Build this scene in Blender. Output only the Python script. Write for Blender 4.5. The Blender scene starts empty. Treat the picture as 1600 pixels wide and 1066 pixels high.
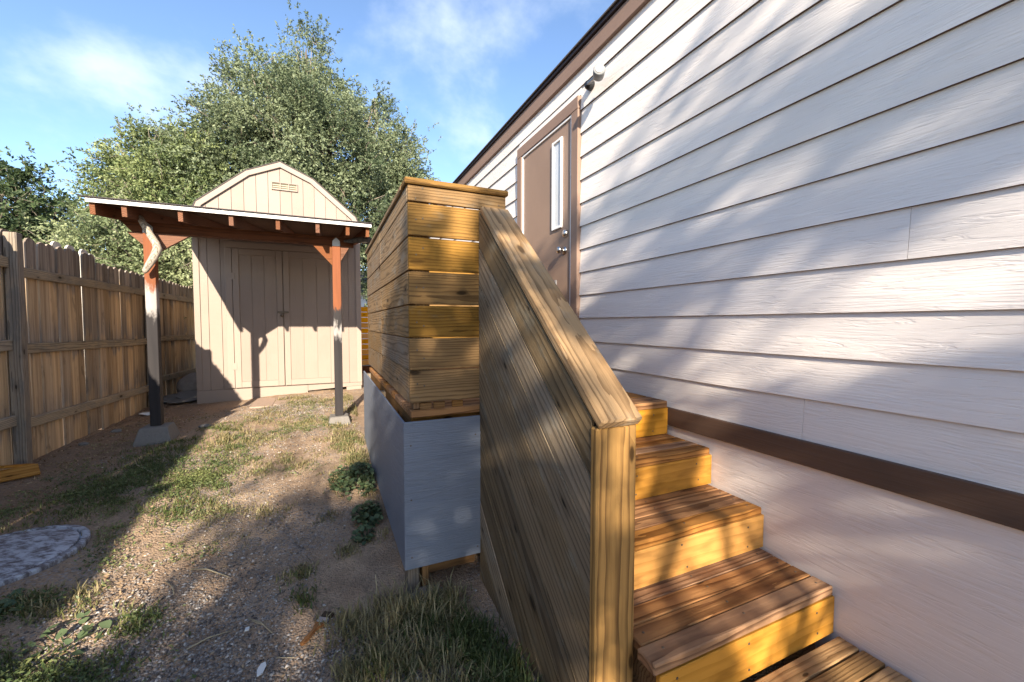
import bpy, bmesh, math, random
import numpy as np
from mathutils import Vector, Matrix

random.seed(7)
RNG = np.random.default_rng(11)
S = bpy.context.scene
COL = S.collection

# ------------------------------------------------------------------ camera
cam = bpy.data.cameras.new("camera")
cam.sensor_width = 36.0
cam.lens = 14.4
cam.clip_start = 0.02
cam.clip_end = 2000
camo = bpy.data.objects.new("camera", cam)
COL.objects.link(camo)
YAW = math.radians(24.28)
PITCH = math.radians(2.505)
camo.rotation_euler = (math.radians(90) - PITCH, 0, -YAW)
camo.location = (0, 0, 0)
S.camera = camo

# ------------------------------------------------------------------ light
SUN = Vector((0.264, 1.0, -0.43)).normalized()      # direction the light travels
SUN_EL = math.asin(-SUN.z)
SUN_ROT = math.atan2(-SUN.x, -SUN.y)
sl = bpy.data.lights.new("sun", 'SUN')
sl.energy = 5.0
sl.angle = math.radians(0.55)
sl.color = (1.0, 0.88, 0.71)
so = bpy.data.objects.new("sun", sl)
COL.objects.link(so)
so.rotation_euler = SUN.to_track_quat('-Z', 'Y').to_euler()
so.location = (-6, -20, 12)

world = bpy.data.worlds.new("World")
S.world = world
world.use_nodes = True
wt = world.node_tree
wt.nodes.clear()
wo = wt.nodes.new('ShaderNodeOutputWorld')
bg = wt.nodes.new('ShaderNodeBackground')
sky = wt.nodes.new('ShaderNodeTexSky')
sky.sky_type = 'NISHITA'
sky.sun_disc = False
sky.sun_elevation = SUN_EL
sky.sun_rotation = SUN_ROT
sky.altitude = 1600
sky.air_density = 1.0
sky.dust_density = 0.9
sky.ozone_density = 2.2
bg.inputs['Strength'].default_value = 0.125
# clouds: thin broken sheet on a plane overhead
tc = wt.nodes.new('ShaderNodeTexCoord')
sep = wt.nodes.new('ShaderNodeSeparateXYZ')
wt.links.new(tc.outputs['Generated'], sep.inputs[0])
mz = wt.nodes.new('ShaderNodeMath'); mz.operation = 'MAXIMUM'; mz.inputs[1].default_value = 0.0
wt.links.new(sep.outputs['Z'], mz.inputs[0])
az = wt.nodes.new('ShaderNodeMath'); az.operation = 'ADD'; az.inputs[1].default_value = 0.55
wt.links.new(mz.outputs[0], az.inputs[0])
dx = wt.nodes.new('ShaderNodeMath'); dx.operation = 'DIVIDE'
dy = wt.nodes.new('ShaderNodeMath'); dy.operation = 'DIVIDE'
wt.links.new(sep.outputs['X'], dx.inputs[0]); wt.links.new(az.outputs[0], dx.inputs[1])
wt.links.new(sep.outputs['Y'], dy.inputs[0]); wt.links.new(az.outputs[0], dy.inputs[1])
cmb = wt.nodes.new('ShaderNodeCombineXYZ')
wt.links.new(dx.outputs[0], cmb.inputs['X']); wt.links.new(dy.outputs[0], cmb.inputs['Y'])
cmb.inputs['Z'].default_value = 9.6
cn = wt.nodes.new('ShaderNodeTexNoise')
cn.inputs['Scale'].default_value = 2.0
cn.inputs['Detail'].default_value = 7
cn.inputs['Roughness'].default_value = 0.57
cn.inputs['Distortion'].default_value = 0.1
wt.links.new(cmb.outputs[0], cn.inputs['Vector'])
cr = wt.nodes.new('ShaderNodeMapRange')
cr.interpolation_type = 'SMOOTHSTEP'
cr.inputs['From Min'].default_value = 0.49
cr.inputs['From Max'].default_value = 0.70
cr.inputs['To Min'].default_value = 0.0
cr.inputs['To Max'].default_value = 0.52
wt.links.new(cn.outputs['Fac'], cr.inputs['Value'])
cmix = wt.nodes.new('ShaderNodeMixRGB')
cmix.inputs['Color2'].default_value = (4.6, 4.9, 5.3, 1)
ch = wt.nodes.new('ShaderNodeMapRange'); ch.inputs['From Min'].default_value = 0.0; ch.inputs['From Max'].default_value = 0.12
wt.links.new(sep.outputs['Z'], ch.inputs['Value'])
cf = wt.nodes.new('ShaderNodeMath'); cf.operation = 'MULTIPLY'
wt.links.new(cr.outputs[0], cf.inputs[0]); wt.links.new(ch.outputs[0], cf.inputs[1])
wt.links.new(cf.outputs[0], cmix.inputs['Fac'])
wt.links.new(sky.outputs[0], cmix.inputs['Color1'])
wt.links.new(cmix.outputs[0], bg.inputs['Color'])
wt.links.new(bg.outputs[0], wo.inputs[0])

S.view_settings.view_transform = 'Standard'
S.view_settings.look = 'None'
S.view_settings.exposure = 1.45
S.view_settings.gamma = 1.0
S.view_settings.use_curve_mapping = False
S.render.engine = 'CYCLES'
S.cycles.max_bounces = 8
S.cycles.use_denoising = True

# ------------------------------------------------------------------ node helpers
class NT:
    def __init__(self, name):
        self.m = bpy.data.materials.new(name)
        self.m.use_nodes = True
        self.t = self.m.node_tree
        self.t.nodes.clear()
        self.out = self.n('ShaderNodeOutputMaterial')
        self.b = self.n('ShaderNodeBsdfPrincipled')
        self.l(self.b.outputs[0], self.out.inputs[0])
        self.b.inputs['Roughness'].default_value = 0.8
        self.b.inputs['Specular IOR Level'].default_value = 0.3
    def n(self, t, **k):
        x = self.t.nodes.new(t)
        for a, v in k.items():
            setattr(x, a, v)
        return x
    def l(self, a, b):
        self.t.links.new(a, b)
    def put(self, sock, v):
        if hasattr(v, 'is_linked'):
            self.l(v, sock)
        elif isinstance(v, (tuple, list)):
            sock.default_value = tuple(v) + ((1,) if len(v) == 3 and sock.type == 'RGBA' else ())
        else:
            sock.default_value = v
    def math(self, op, a, b=0.0, clamp=False):
        x = self.n('ShaderNodeMath', operation=op, use_clamp=clamp)
        self.put(x.inputs[0], a); self.put(x.inputs[1], b)
        return x.outputs[0]
    def mix(self, f, a, b, mode='MIX'):
        x = self.n('ShaderNodeMixRGB', blend_type=mode)
        self.put(x.inputs[0], f); self.put(x.inputs[1], a); self.put(x.inputs[2], b)
        return x.outputs[0]
    def ramp(self, v, a, b, lo=0.0, hi=1.0):
        x = self.n('ShaderNodeMapRange', interpolation_type='SMOOTHSTEP')
        self.put(x.inputs['Value'], v)
        x.inputs['From Min'].default_value = a; x.inputs['From Max'].default_value = b
        x.inputs['To Min'].default_value = lo; x.inputs['To Max'].default_value = hi
        return x.outputs[0]
    def noise(self, vec, scale, detail=3, rough=0.55, dist=0.0):
        x = self.n('ShaderNodeTexNoise')
        self.l(vec, x.inputs['Vector'])
        x.inputs['Scale'].default_value = scale
        x.inputs['Detail'].default_value = detail
        x.inputs['Roughness'].default_value = rough
        x.inputs['Distortion'].default_value = dist
        return x.outputs['Fac']
    def obj(self, rand=True, k=37.0):
        t = self.n('ShaderNodeTexCoord')
        v = t.outputs['Object']
        if not rand:
            return v
        oi = self.n('ShaderNodeObjectInfo')
        self.rand = oi.outputs['Random']
        r = self.math('MULTIPLY', oi.outputs['Random'], k)
        r2 = self.math('MULTIPLY', oi.outputs['Random'], k * 2.37)
        c = self.n('ShaderNodeCombineXYZ')
        self.l(r, c.inputs[0]); self.l(r2, c.inputs[1]); self.l(r, c.inputs[2])
        a = self.n('ShaderNodeVectorMath', operation='ADD')
        self.l(v, a.inputs[0]); self.l(c.outputs[0], a.inputs[1])
        self.rawobj = v
        return a.outputs[0]
    def scale(self, v, sx, sy, sz, loc=(0, 0, 0)):
        m = self.n('ShaderNodeMapping')
        m.inputs['Scale'].default_value = (sx, sy, sz)
        m.inputs['Location'].default_value = loc
        self.l(v, m.inputs['Vector'])
        return m.outputs[0]
    def rot(self, v, a):
        m = self.n('ShaderNodeMapping')
        m.inputs['Rotation'].default_value = (0, 0, a)
        self.l(v, m.inputs['Vector'])
        return m.outputs[0]
    def bump(self, h, strength, dist=0.01, prev=None):
        b = self.n('ShaderNodeBump')
        b.inputs['Strength'].default_value = strength
        b.inputs['Distance'].default_value = dist
        self.put(b.inputs['Height'], h)
        if prev is not None:
            self.l(prev, b.inputs['Normal'])
        return b.outputs[0]


def wood(name, dark, light, ring=26, fibre=0.5, knots=0.5, grey=None, grey_amt=0.0, rough=0.75, bump=0.35, var=0.25, stain=None, ringamt=0.72):
    """Sawn timber, grain along local X. Rings wrap an off-centre axis so flat faces show cathedral figure."""
    m = NT(name)
    v = m.obj()
    # ring figure
    rv = m.scale(v, 0.22, 1.0, 1.0)
    low = m.noise(m.scale(v, 0.9, 5, 5), 1.6, 2)
    w = m.n('ShaderNodeTexWave', wave_type='RINGS', rings_direction='X', wave_profile='SAW')
    # keep the ring centre close to the board
    oi = m.math('SUBTRACT', m.rand, 0.5)
    cx = m.n('ShaderNodeCombineXYZ')
    m.l(m.math('MULTIPLY', m.rand, 11.0), cx.inputs[0])
    m.l(m.math('MULTIPLY', oi, 0.16), cx.inputs[1])
    m.l(m.math('ADD', m.math('MULTIPLY', oi, 0.1), 0.06), cx.inputs[2])
    ad = m.n('ShaderNodeVectorMath', operation='ADD')
    m.l(m.scale(m.rawobj, 0.14, 1, 1), ad.inputs[0]); m.l(cx.outputs[0], ad.inputs[1])
    m.l(ad.outputs[0], w.inputs['Vector'])
    w.inputs['Scale'].default_value = ring
    w.inputs['Distortion'].default_value = 8.0
    w.inputs['Detail'].default_value = 3.0
    w.inputs['Detail Scale'].default_value = 0.7
    rg = m.ramp(w.outputs['Fac'], 0.45, 0.98)          # thin dark latewood lines on a lighter ground
    fib = m.noise(m.scale(v, 5.0, 150, 150), 1.0, 4, 0.65)
    fib2 = m.noise(m.scale(v, 2.2, 45, 45), 1.0, 4, 0.65)
    f = m.math('ADD', m.math('MULTIPLY', rg, ringamt), m.math('MULTIPLY', m.math('SUBTRACT', fib, 0.5), fibre * 1.3))
    f = m.math('ADD', f, m.math('MULTIPLY', m.math('SUBTRACT', fib2, 0.5), 0.5))
    f = m.math('ADD', f, m.math('MULTIPLY', m.math('SUBTRACT', low, 0.35), 0.3), True)
    col = m.mix(f, light, dark)
    if grey is not None:
        g = m.ramp(m.noise(m.scale(v, 2.2, 5, 5), 2.2, 5, 0.65), 0.62 - grey_amt * 0.5, 0.85 - grey_amt * 0.5)
        gcol = m.mix(f, grey, tuple(c * 0.55 for c in grey))
        col = m.mix(m.math('MULTIPLY', g, 0.85), col, gcol)
    if stain is not None:
        s = m.ramp(m.noise(m.scale(v, 1.5, 6, 6), 2.0, 3, 0.6), 0.5, 0.72)
        col = m.mix(m.math('MULTIPLY', s, 0.7), col, stain)
    h = m.math('ADD', m.math('MULTIPLY', rg, 0.4), m.math('ADD', fib, m.math('MULTIPLY', fib2, 0.7)))
    if knots > 0:
        vo = m.n('ShaderNodeTexVoronoi', feature='F1', voronoi_dimensions='2D')
        dv = m.n('ShaderNodeVectorMath', operation='ADD')
        sv = m.n('ShaderNodeSeparateXYZ'); m.l(v, sv.inputs[0])
        kv = m.n('ShaderNodeCombineXYZ')
        m.l(m.math('MULTIPLY', sv.outputs[0], 3.0), kv.inputs[0])
        m.l(m.math('MULTIPLY', m.math('ADD', sv.outputs[1], sv.outputs[2]), 8.5), kv.inputs[1])
        m.l(kv.outputs[0], dv.inputs[0])
        nz = m.n('ShaderNodeTexNoise'); nz.inputs['Scale'].default_value = 3.0
        m.l(v, nz.inputs['Vector'])
        sc = m.n('ShaderNodeVectorMath', operation='SCALE'); sc.inputs['Scale'].default_value = 0.18
        m.l(nz.outputs['Color'], sc.inputs[0]); m.l(sc.outputs[0], dv.inputs[1])
        m.l(dv.outputs[0], vo.inputs['Vector'])
        vo.inputs['Scale'].default_value = 1.0
        sepc = m.n('ShaderNodeSeparateColor')
        m.l(vo.outputs['Color'], sepc.inputs[0])
        gate = m.ramp(sepc.outputs[0], 0.98 - knots * 0.9, 1.0 - knots * 0.9)
        kd = m.math('MULTIPLY', vo.outputs['Distance'], m.math('ADD', m.math('MULTIPLY', sepc.outputs[1], 1.6), 0.7))
        core = m.ramp(kd, 0.05, 0.12, 1, 0)
        halo = m.ramp(kd, 0.10, 0.34, 1, 0)
        core = m.math('MULTIPLY', core, gate); halo = m.math('MULTIPLY', halo, gate)
        col = m.mix(m.math('MULTIPLY', halo, 0.4), col, tuple(c * 0.75 for c in dark))
        col = m.mix(m.math('MULTIPLY', core, 0.85), col, tuple(c * 0.22 for c in dark))
        h = m.math('SUBTRACT', h, m.math('MULTIPLY', core, 0.8))
    hs = m.n('ShaderNodeHueSaturation')
    m.l(col, hs.inputs['Color'])
    m.put(hs.inputs['Value'], m.math('ADD', m.math('MULTIPLY', m.rand, var * 2), 1 - var))
    m.put(hs.inputs['Saturation'], m.math('ADD', m.math('MULTIPLY', m.math('FRACT', m.math('MULTIPLY', m.rand, 7.3)), 0.3), 0.85))
    m.l(hs.outputs[0], m.b.inputs['Base Color'])
    m.b.inputs['Roughness'].default_value = rough
    m.b.inputs['Specular IOR Level'].default_value = 0.14
    m.l(m.bump(h, bump, 0.004), m.b.inputs['Normal'])
    m.rings, m.fib, m.vec, m.h = rg, fib, v, h
    m.colsock = hs.outputs[0]
    return m


def painted(name, col, rough=0.6, grain=1.0, dirt=0.12, bump=0.5, emboss=False, dirtcol=None):
    """Paint over embossed or sawn boards; grain along local X."""
    m = NT(name)
    v = m.obj()
    n1 = m.noise(m.scale(v, 2.2, 60, 60), 1.0, 3, 0.6, 0.4)
    big = m.noise(v, 2.1, 4, 0.6)
    if emboss:
        w = m.n('ShaderNodeTexWave', wave_type='BANDS', bands_direction='Z', wave_profile='SIN')
        m.l(m.scale(v, 0.16, 1, 1), w.inputs['Vector'])
        w.inputs['Scale'].default_value = 26
        w.inputs['Distortion'].default_value = 11
        w.inputs['Detail'].default_value = 3
        w.inputs['Detail Scale'].default_value = 0.9
        w.inputs['Detail Roughness'].default_value = 0.6
        n2 = m.noise(m.scale(v, 9, 110, 110), 1.0, 3, 0.6, 0.8)
        cr = m.ramp(m.noise(m.scale(v, 3.2, 30, 30), 1.0, 4, 0.65, 1.2), 0.42, 0.5)
        msk = m.ramp(m.noise(m.scale(v, 1.3, 3, 3), 1.7, 3, 0.6), 0.38, 0.62)
        w2 = m.n('ShaderNodeTexWave', wave_type='RINGS', rings_direction='Y', wave_profile='SAW')
        m.l(m.scale(v, 0.12, 1, 1), w2.inputs['Vector'])
        w2.inputs['Scale'].default_value = 17; w2.inputs['Distortion'].default_value = 14
        w2.inputs['Detail'].default_value = 3; w2.inputs['Detail Scale'].default_value = 0.6
        h = m.math('ADD', m.math('MULTIPLY', m.math('MULTIPLY', w.outputs['Fac'], msk), 0.28), m.math('MULTIPLY', m.math('MULTIPLY', w2.outputs['Fac'], m.math('SUBTRACT', 1.0, msk)), 0.55))
        h = m.math('ADD', h, m.math('ADD', m.math('MULTIPLY', n2, 0.6), m.math('MULTIPLY', cr, 0.55)))
    else:
        h = n1
    d = dirtcol or tuple(c * 0.62 for c in col)
    cc = m.mix(m.math('MULTIPLY', m.ramp(big, 0.4, 0.8), dirt * 2.5), col, d)
    cc = m.mix(m.math('MULTIPLY', m.ramp(n1, 0.5, 0.8), dirt), cc, d)
    hs = m.n('ShaderNodeHueSaturation')
    m.l(cc, hs.inputs['Color'])
    m.put(hs.inputs['Value'], m.math('ADD', m.math('MULTIPLY', m.rand, 0.10), 0.95))
    m.l(hs.outputs[0], m.b.inputs['Base Color'])
    m.b.inputs['Roughness'].default_value = rough
    m.l(m.bump(h, bump, 0.004 * grain), m.b.inputs['Normal'])
    m.vec = v
    return m


def plain(name, col, rough=0.6, metal=0.0, noise=0.15, nscale=30, bump=0.0):
    m = NT(name)
    v = m.obj()
    n = m.noise(v, nscale, 4, 0.6)
    c = m.mix(m.math('MULTIPLY', n, noise * 2), col, tuple(x * 0.45 for x in col))
    m.l(c, m.b.inputs['Base Color'])
    m.b.inputs['Roughness'].default_value = rough
    m.b.inputs['Metallic'].default_value = metal
    if bump:
        m.l(m.bump(n, bump, 0.01), m.b.inputs['Normal'])
    return m

M = {}
M['siding'] = painted('siding_paint', (0.785, 0.72, 0.67), 0.55, 1.0, 0.05, 0.42, True).m
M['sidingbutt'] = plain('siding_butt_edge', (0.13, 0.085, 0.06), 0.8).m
M['skirt'] = painted('skirting_paint', (0.74, 0.66, 0.62), 0.6, 1.0, 0.10, 0.42, True).m
M['browntrim'] = painted('brown_trim_paint', (0.115, 0.068, 0.046), 0.65, 1.0, 0.25, 0.6, False, (0.06, 0.04, 0.03)).m
M['frieze'] = painted('frieze_paint', (0.25, 0.165, 0.125), 0.6, 1.0, 0.1, 0.4).m
M['door'] = painted('door_paint', (0.30, 0.20, 0.145), 0.5, 0.6, 0.12, 0.35).m
M['white'] = plain('white_paint', (0.80, 0.78, 0.76), 0.45, 0, 0.05).m
M['skypane'] = plain('sky_reflection_pane', (0.58, 0.60, 0.62), 0.12, 0, 0.04).m  # pale colour stands in for bright sky reflected in the door glass
M['nickel'] = plain('satin_nickel', (0.62, 0.58, 0.54), 0.28, 1.0, 0.05).m
M['eave'] = plain('dark_eave_metal', (0.035, 0.026, 0.03), 0.5, 0, 0.3).m
M['shingle'] = plain('roof_shingle', (0.10, 0.085, 0.08), 0.95, 0, 0.5, 60, 0.5).m
M['greypanel'] = painted('grey_panel_paint', (0.175, 0.20, 0.25), 0.6, 1.0, 0.10, 0.6, True).m
M['guard'] = wood('guard_timber', (0.092, 0.048, 0.017), (0.245, 0.14, 0.048), 24, 0.6, 0.30, (0.20, 0.15, 0.09), 0.1, 0.72, 0.5, 0.22).m
M['guardside'] = wood('guard_side_timber', (0.095, 0.060, 0.033), (0.265, 0.175, 0.096), 26, 0.6, 0.24, (0.24, 0.20, 0.15), 0.3, 0.8, 0.6, 0.14).m
M['amber'] = wood('amber_treated_timber', (0.24, 0.108, 0.028), (0.49, 0.258, 0.085), 9, 0.25, 0.08, None, 0, 0.5, 0.2, 0.08, (0.22, 0.105, 0.035), 0.32).m
M['tread'] = wood('tread_timber', (0.085, 0.032, 0.013), (0.34, 0.175, 0.075), 15, 0.5, 0.12, None, 0, 0.6, 0.45, 0.16, (0.17, 0.08, 0.04)).m
M['landing'] = wood('landing_timber', (0.15, 0.078, 0.026), (0.36, 0.21, 0.085), 26, 0.5, 0.2, None, 0, 0.6, 0.45, 0.12).m
M['rail'] = wood('rail_panel_timber', (0.085, 0.060, 0.036), (0.235, 0.17, 0.10), 13, 0.8, 0.36, (0.26, 0.225, 0.165), 0.25, 0.8, 0.5, 0.34).m
M['railcap'] = wood('rail_cap_timber', (0.12, 0.07, 0.034), (0.34, 0.22, 0.115), 20, 0.6, 0.22, (0.27, 0.22, 0.16), 0.25, 0.7, 0.5, 0.08).m
M['post'] = wood('post_timber', (0.10, 0.042, 0.008), (0.38, 0.19, 0.028), 16, 0.4, 0.15, None, 0, 0.55, 0.35, 0.05).m
M['joist'] = wood('joist_timber', (0.09, 0.045, 0.018), (0.22, 0.12, 0.05), 24, 0.5, 0.3, None, 0, 0.8, 0.4, 0.15).m
M['fencerail'] = wood('fence_rail_timber', (0.13, 0.10, 0.07), (0.36, 0.29, 0.205), 24, 0.8, 0.4, (0.24, 0.21, 0.17), 0.4, 0.9, 0.6, 0.15).m
M['fencepost'] = wood('fence_post_timber', (0.08, 0.06, 0.044), (0.26, 0.205, 0.15), 24, 0.8, 0.4, (0.17, 0.15, 0.13), 0.4, 0.9, 0.7, 0.15).m
M['palepicket'] = wood('pale_picket_timber', (0.48, 0.44, 0.38), (0.72, 0.68, 0.62), 24, 0.4, 0.2, None, 0, 0.8, 0.4, 0.1).m
M['redwood'] = wood('redwood_stain', (0.07, 0.028, 0.015), (0.18, 0.075, 0.038), 24, 0.5, 0.3, None, 0, 0.7, 0.4, 0.12).m
M['darkbeam'] = wood('shaded_beam_stain', (0.045, 0.018, 0.010), (0.11, 0.045, 0.024), 24, 0.5, 0.3, None, 0, 0.75, 0.4, 0.1).m  # darker copy of the redwood stain; the eave's shade is put into the colour
M['ply'] = wood('plywood_sheet', (0.06, 0.032, 0.02), (0.11, 0.06, 0.038), 12, 0.4, 0.1, None, 0, 0.8, 0.2, 0.08).m
M['slat'] = wood('orange_slat_timber', (0.30, 0.13, 0.02), (0.58, 0.30, 0.06), 22, 0.4, 0.3, None, 0, 0.7, 0.3, 0.1).m
M['backing'] = plain('gap_shade_sheet', (0.02, 0.018, 0.016), 0.95).m  # near-black, stands in for shade inside the railing seams
M['offcut'] = wood('offcut_timber', (0.20, 0.085, 0.02), (0.40, 0.20, 0.06), 22, 0.4, 0.1, None, 0, 0.7, 0.3, 0.1).m
M['drift'] = wood('driftwood_grey', (0.10, 0.08, 0.06), (0.40, 0.34, 0.27), 30, 0.9, 0.0, None, 0, 0.9, 0.9, 0.05).m
M['darkdrift'] = wood('dark_driftwood', (0.025, 0.022, 0.02), (0.08, 0.068, 0.058), 30, 0.9, 0.0, None, 0, 0.9, 0.9, 0.05).m
M['shed'] = painted('shed_paint', (0.285, 0.228, 0.192), 0.75, 1.0, 0.08, 0.4).m
M['shedtrim'] = painted('shed_trim_paint', (0.295, 0.237, 0.20), 0.7, 1.0, 0.06, 0.3).m
M['sheddark'] = plain('shed_gap_shade', (0.03, 0.025, 0.02), 0.9).m
M['ventslat'] = plain('vent_plastic', (0.30, 0.26, 0.19), 0.5, 0, 0.1).m
M['steel'] = plain('galvanised_steel', (0.42, 0.42, 0.42), 0.5, 0.7, 0.25).m
M['brass'] = plain('weathered_latch', (0.16, 0.13, 0.10), 0.5, 0.6, 0.3).m
M['concrete'] = plain('pier_concrete', (0.20, 0.185, 0.17), 0.95, 0, 0.25, 40, 0.5).m
M['slab'] = plain('pink_paver', (0.40, 0.29, 0.225), 0.95, 0, 0.2, 40, 0.4).m
M['bark'] = plain('bark', (0.16, 0.125, 0.095), 0.95, 0, 0.4, 12, 0.8).m
M['twig'] = plain('pale_twig', (0.27, 0.23, 0.18), 0.9, 0, 0.3, 12).m
M['camgrey'] = plain('camera_grey_plastic', (0.20, 0.21, 0.22), 0.35, 0, 0.1).m
M['camblack'] = plain('camera_black_plastic', (0.02, 0.02, 0.022), 0.25, 0, 0.1).m
M['camwhite'] = plain('camera_lens_cover', (0.42, 0.41, 0.40), 0.3, 0, 0.05).m
M['paper'] = plain('paper_scrap', (0.72, 0.72, 0.70), 0.8, 0, 0.1).m
M['straw'] = plain('straw', (0.46, 0.38, 0.25), 0.9, 0, 0.3).m
M['stone'] = plain('stone', (0.26, 0.22, 0.19), 0.95, 0, 0.35, 15, 0.6).m
M['ferrule'] = plain('ferrule_metal', (0.66, 0.66, 0.66), 0.35, 0.8, 0.3, 90).m
M['bristle'] = plain('bristle', (0.10, 0.065, 0.04), 0.95, 0, 0.4, 90).m
M['handle'] = wood('brush_handle_wood', (0.16, 0.06, 0.018), (0.30, 0.13, 0.04), 40, 0.4, 0.0, None, 0, 0.45, 0.1, 0.05).m
M['farwall'] = plain('pale_stucco', (0.72, 0.71, 0.70), 0.9, 0, 0.06).m
M['glassdark'] = plain('dark_glass', (0.04, 0.05, 0.06), 0.08, 0, 0.05).m


def fence_picket_mat():
    """Weathered cedar: grey where rain reaches, raw tan left under each rail, stained and uneven."""
    m = NT('fence_picket_timber')
    v = m.obj()
    sx = m.n('ShaderNodeSeparateXYZ'); m.l(m.rawobj, sx.inputs[0])
    fib = m.noise(m.scale(v, 2.5, 110, 110), 1.0, 3, 0.6)
    grain = m.ramp(m.noise(m.scale(v, 0.8, 30, 30), 1.0, 4, 0.65, 0.5), 0.3, 0.7)
    wob = m.math('MULTIPLY', m.math('SUBTRACT', m.noise(m.scale(v, 1.5, 14, 14), 1.0, 3, 0.6), 0.5), 0.45)
    r2 = m.math('MULTIPLY', m.math('SUBTRACT', m.math('FRACT', m.math('MULTIPLY', m.rand, 13.7)), 0.5), 0.25)
    x = m.math('ADD', m.math('ADD', sx.outputs[0], wob), r2)
    # local X = 0 at the picket foot ; rails at about 0.38, 0.99, 1.66
    def band(a, b, c, d):
        return m.math('MULTIPLY', m.ramp(x, a, b), m.ramp(x, c, d, 1, 0))
    tan = m.math('MAXIMUM', band(1.02, 1.40, 1.60, 1.70), m.math('MAXIMUM', band(0.30, 0.70, 0.95, 1.02), band(-0.2, 0.1, 0.28, 0.42)))
    amt = m.math('MULTIPLY', tan, m.ramp(m.math('FRACT', m.math('MULTIPLY', m.rand, 5.1)), 0.0, 0.3, 0.25, 1.0))
    g = m.math('ADD', m.math('MULTIPLY', fib, 0.5), m.math('MULTIPLY', grain, 0.6), True)
    grey = m.mix(g, (0.40, 0.33, 0.265), (0.11, 0.083, 0.064))
    tanc = m.mix(g, (0.64, 0.465, 0.28), (0.28, 0.175, 0.09))
    col = m.mix(amt, grey, tanc)
    sp = m.ramp(m.noise(m.scale(v, 3, 9, 9), 1.5, 3, 0.6), 0.58, 0.75)
    col = m.mix(m.math('MULTIPLY', sp, 0.55), col, (0.05, 0.036, 0.026))
    hs = m.n('ShaderNodeHueSaturation'); m.l(col, hs.inputs['Color'])
    m.put(hs.inputs['Value'], m.math('ADD', m.math('MULTIPLY', m.rand, 0.7), 0.68))
    m.l(hs.outputs[0], m.b.inputs['Base Color'])
    m.b.inputs['Roughness'].default_value = 0.9
    m.l(m.bump(m.math('ADD', fib, grain), 0.5, 0.004), m.b.inputs['Normal'])
    return m.m
M['picket'] = fence_picket_mat()


def shelter_post_mat(name, zmid, wl, whi):
    """Red-stained post with a near-black lower half and a ragged whitish band near mid height."""
    m = NT(name)
    v = m.obj(False)
    sx = m.n('ShaderNodeSeparateXYZ'); m.l(v, sx.inputs[0])
    fib = m.noise(m.scale(v, 2.5, 110, 110), 1.0, 3, 0.6)
    gr = m.noise(m.scale(v, 1.2, 20, 20), 1.0, 3, 0.6, 0.4)
    wob = m.math('MULTIPLY', m.math('SUBTRACT', m.noise(m.scale(v, 5, 12, 12), 1.0, 4, 0.65), 0.5), 0.42)
    wob = m.math('ADD', wob, m.math('MULTIPLY', m.math('SUBTRACT', fib, 0.5), 0.12))
    x = m.math('ADD', sx.outputs[0], wob)
    red = m.mix(gr, (0.27, 0.095, 0.042), (0.12, 0.042, 0.02))
    blk = m.mix(gr, (0.045, 0.040, 0.040), (0.017, 0.016, 0.018))
    wht = m.mix(gr, (0.46, 0.43, 0.41), (0.20, 0.18, 0.17))
    c = m.mix(m.ramp(x, zmid - 0.03, zmid + 0.03), blk, red)
    wm = m.math('MULTIPLY', m.ramp(x, wl - 0.06, wl + 0.04), m.ramp(x, whi - 0.04, whi + 0.06, 1, 0))
    c = m.mix(m.math('MULTIPLY', wm, 0.92), c, wht)
    m.l(c, m.b.inputs['Base Color'])
    m.b.inputs['Roughness'].default_value = 0.7
    m.b.inputs['Specular IOR Level'].default_value = 0.12
    m.l(m.bump(m.math('ADD', fib, gr), 0.4, 0.003), m.b.inputs['Normal'])
    return m.m


def leaf_mat(name, dark, light, trans=0.25):
    m = NT(name)
    a = m.n('ShaderNodeAttribute', attribute_name='tint')
    c = m.mix(a.outputs['Fac'], dark, light)
    m.l(c, m.b.inputs['Base Color'])
    m.b.inputs['Roughness'].default_value = 0.55
    m.b.inputs['Specular IOR Level'].default_value = 0.35
    tr = m.n('ShaderNodeBsdfTranslucent')
    m.l(m.mix(0.5, c, light), tr.inputs['Color'])
    mx = m.n('ShaderNodeMixShader'); mx.inputs[0].default_value = trans
    m.l(m.b.outputs[0], mx.inputs[1]); m.l(tr.outputs[0], mx.inputs[2])
    m.l(mx.outputs[0], m.out.inputs[0])
    return m.m
M['elm'] = leaf_mat('elm_leaf', (0.05, 0.075, 0.034), (0.26, 0.305, 0.175))
M['elm2'] = leaf_mat('young_elm_leaf', (0.06, 0.095, 0.035), (0.28, 0.325, 0.135))
M['darkleaf'] = leaf_mat('dark_tree_leaf', (0.03, 0.05, 0.025), (0.09, 0.13, 0.05))
M['willow'] = leaf_mat('shrub_leaf', (0.10, 0.135, 0.06), (0.34, 0.38, 0.20))
M['grass'] = leaf_mat('grass_blade', (0.055, 0.085, 0.02), (0.28, 0.25, 0.105), 0.2)
M['drygrass'] = leaf_mat('dry_grass_blade', (0.11, 0.105, 0.04), (0.42, 0.34, 0.18), 0.2)
M['weed'] = leaf_mat('weed_leaf', (0.04, 0.07, 0.032), (0.14, 0.18, 0.085), 0.15)


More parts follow.
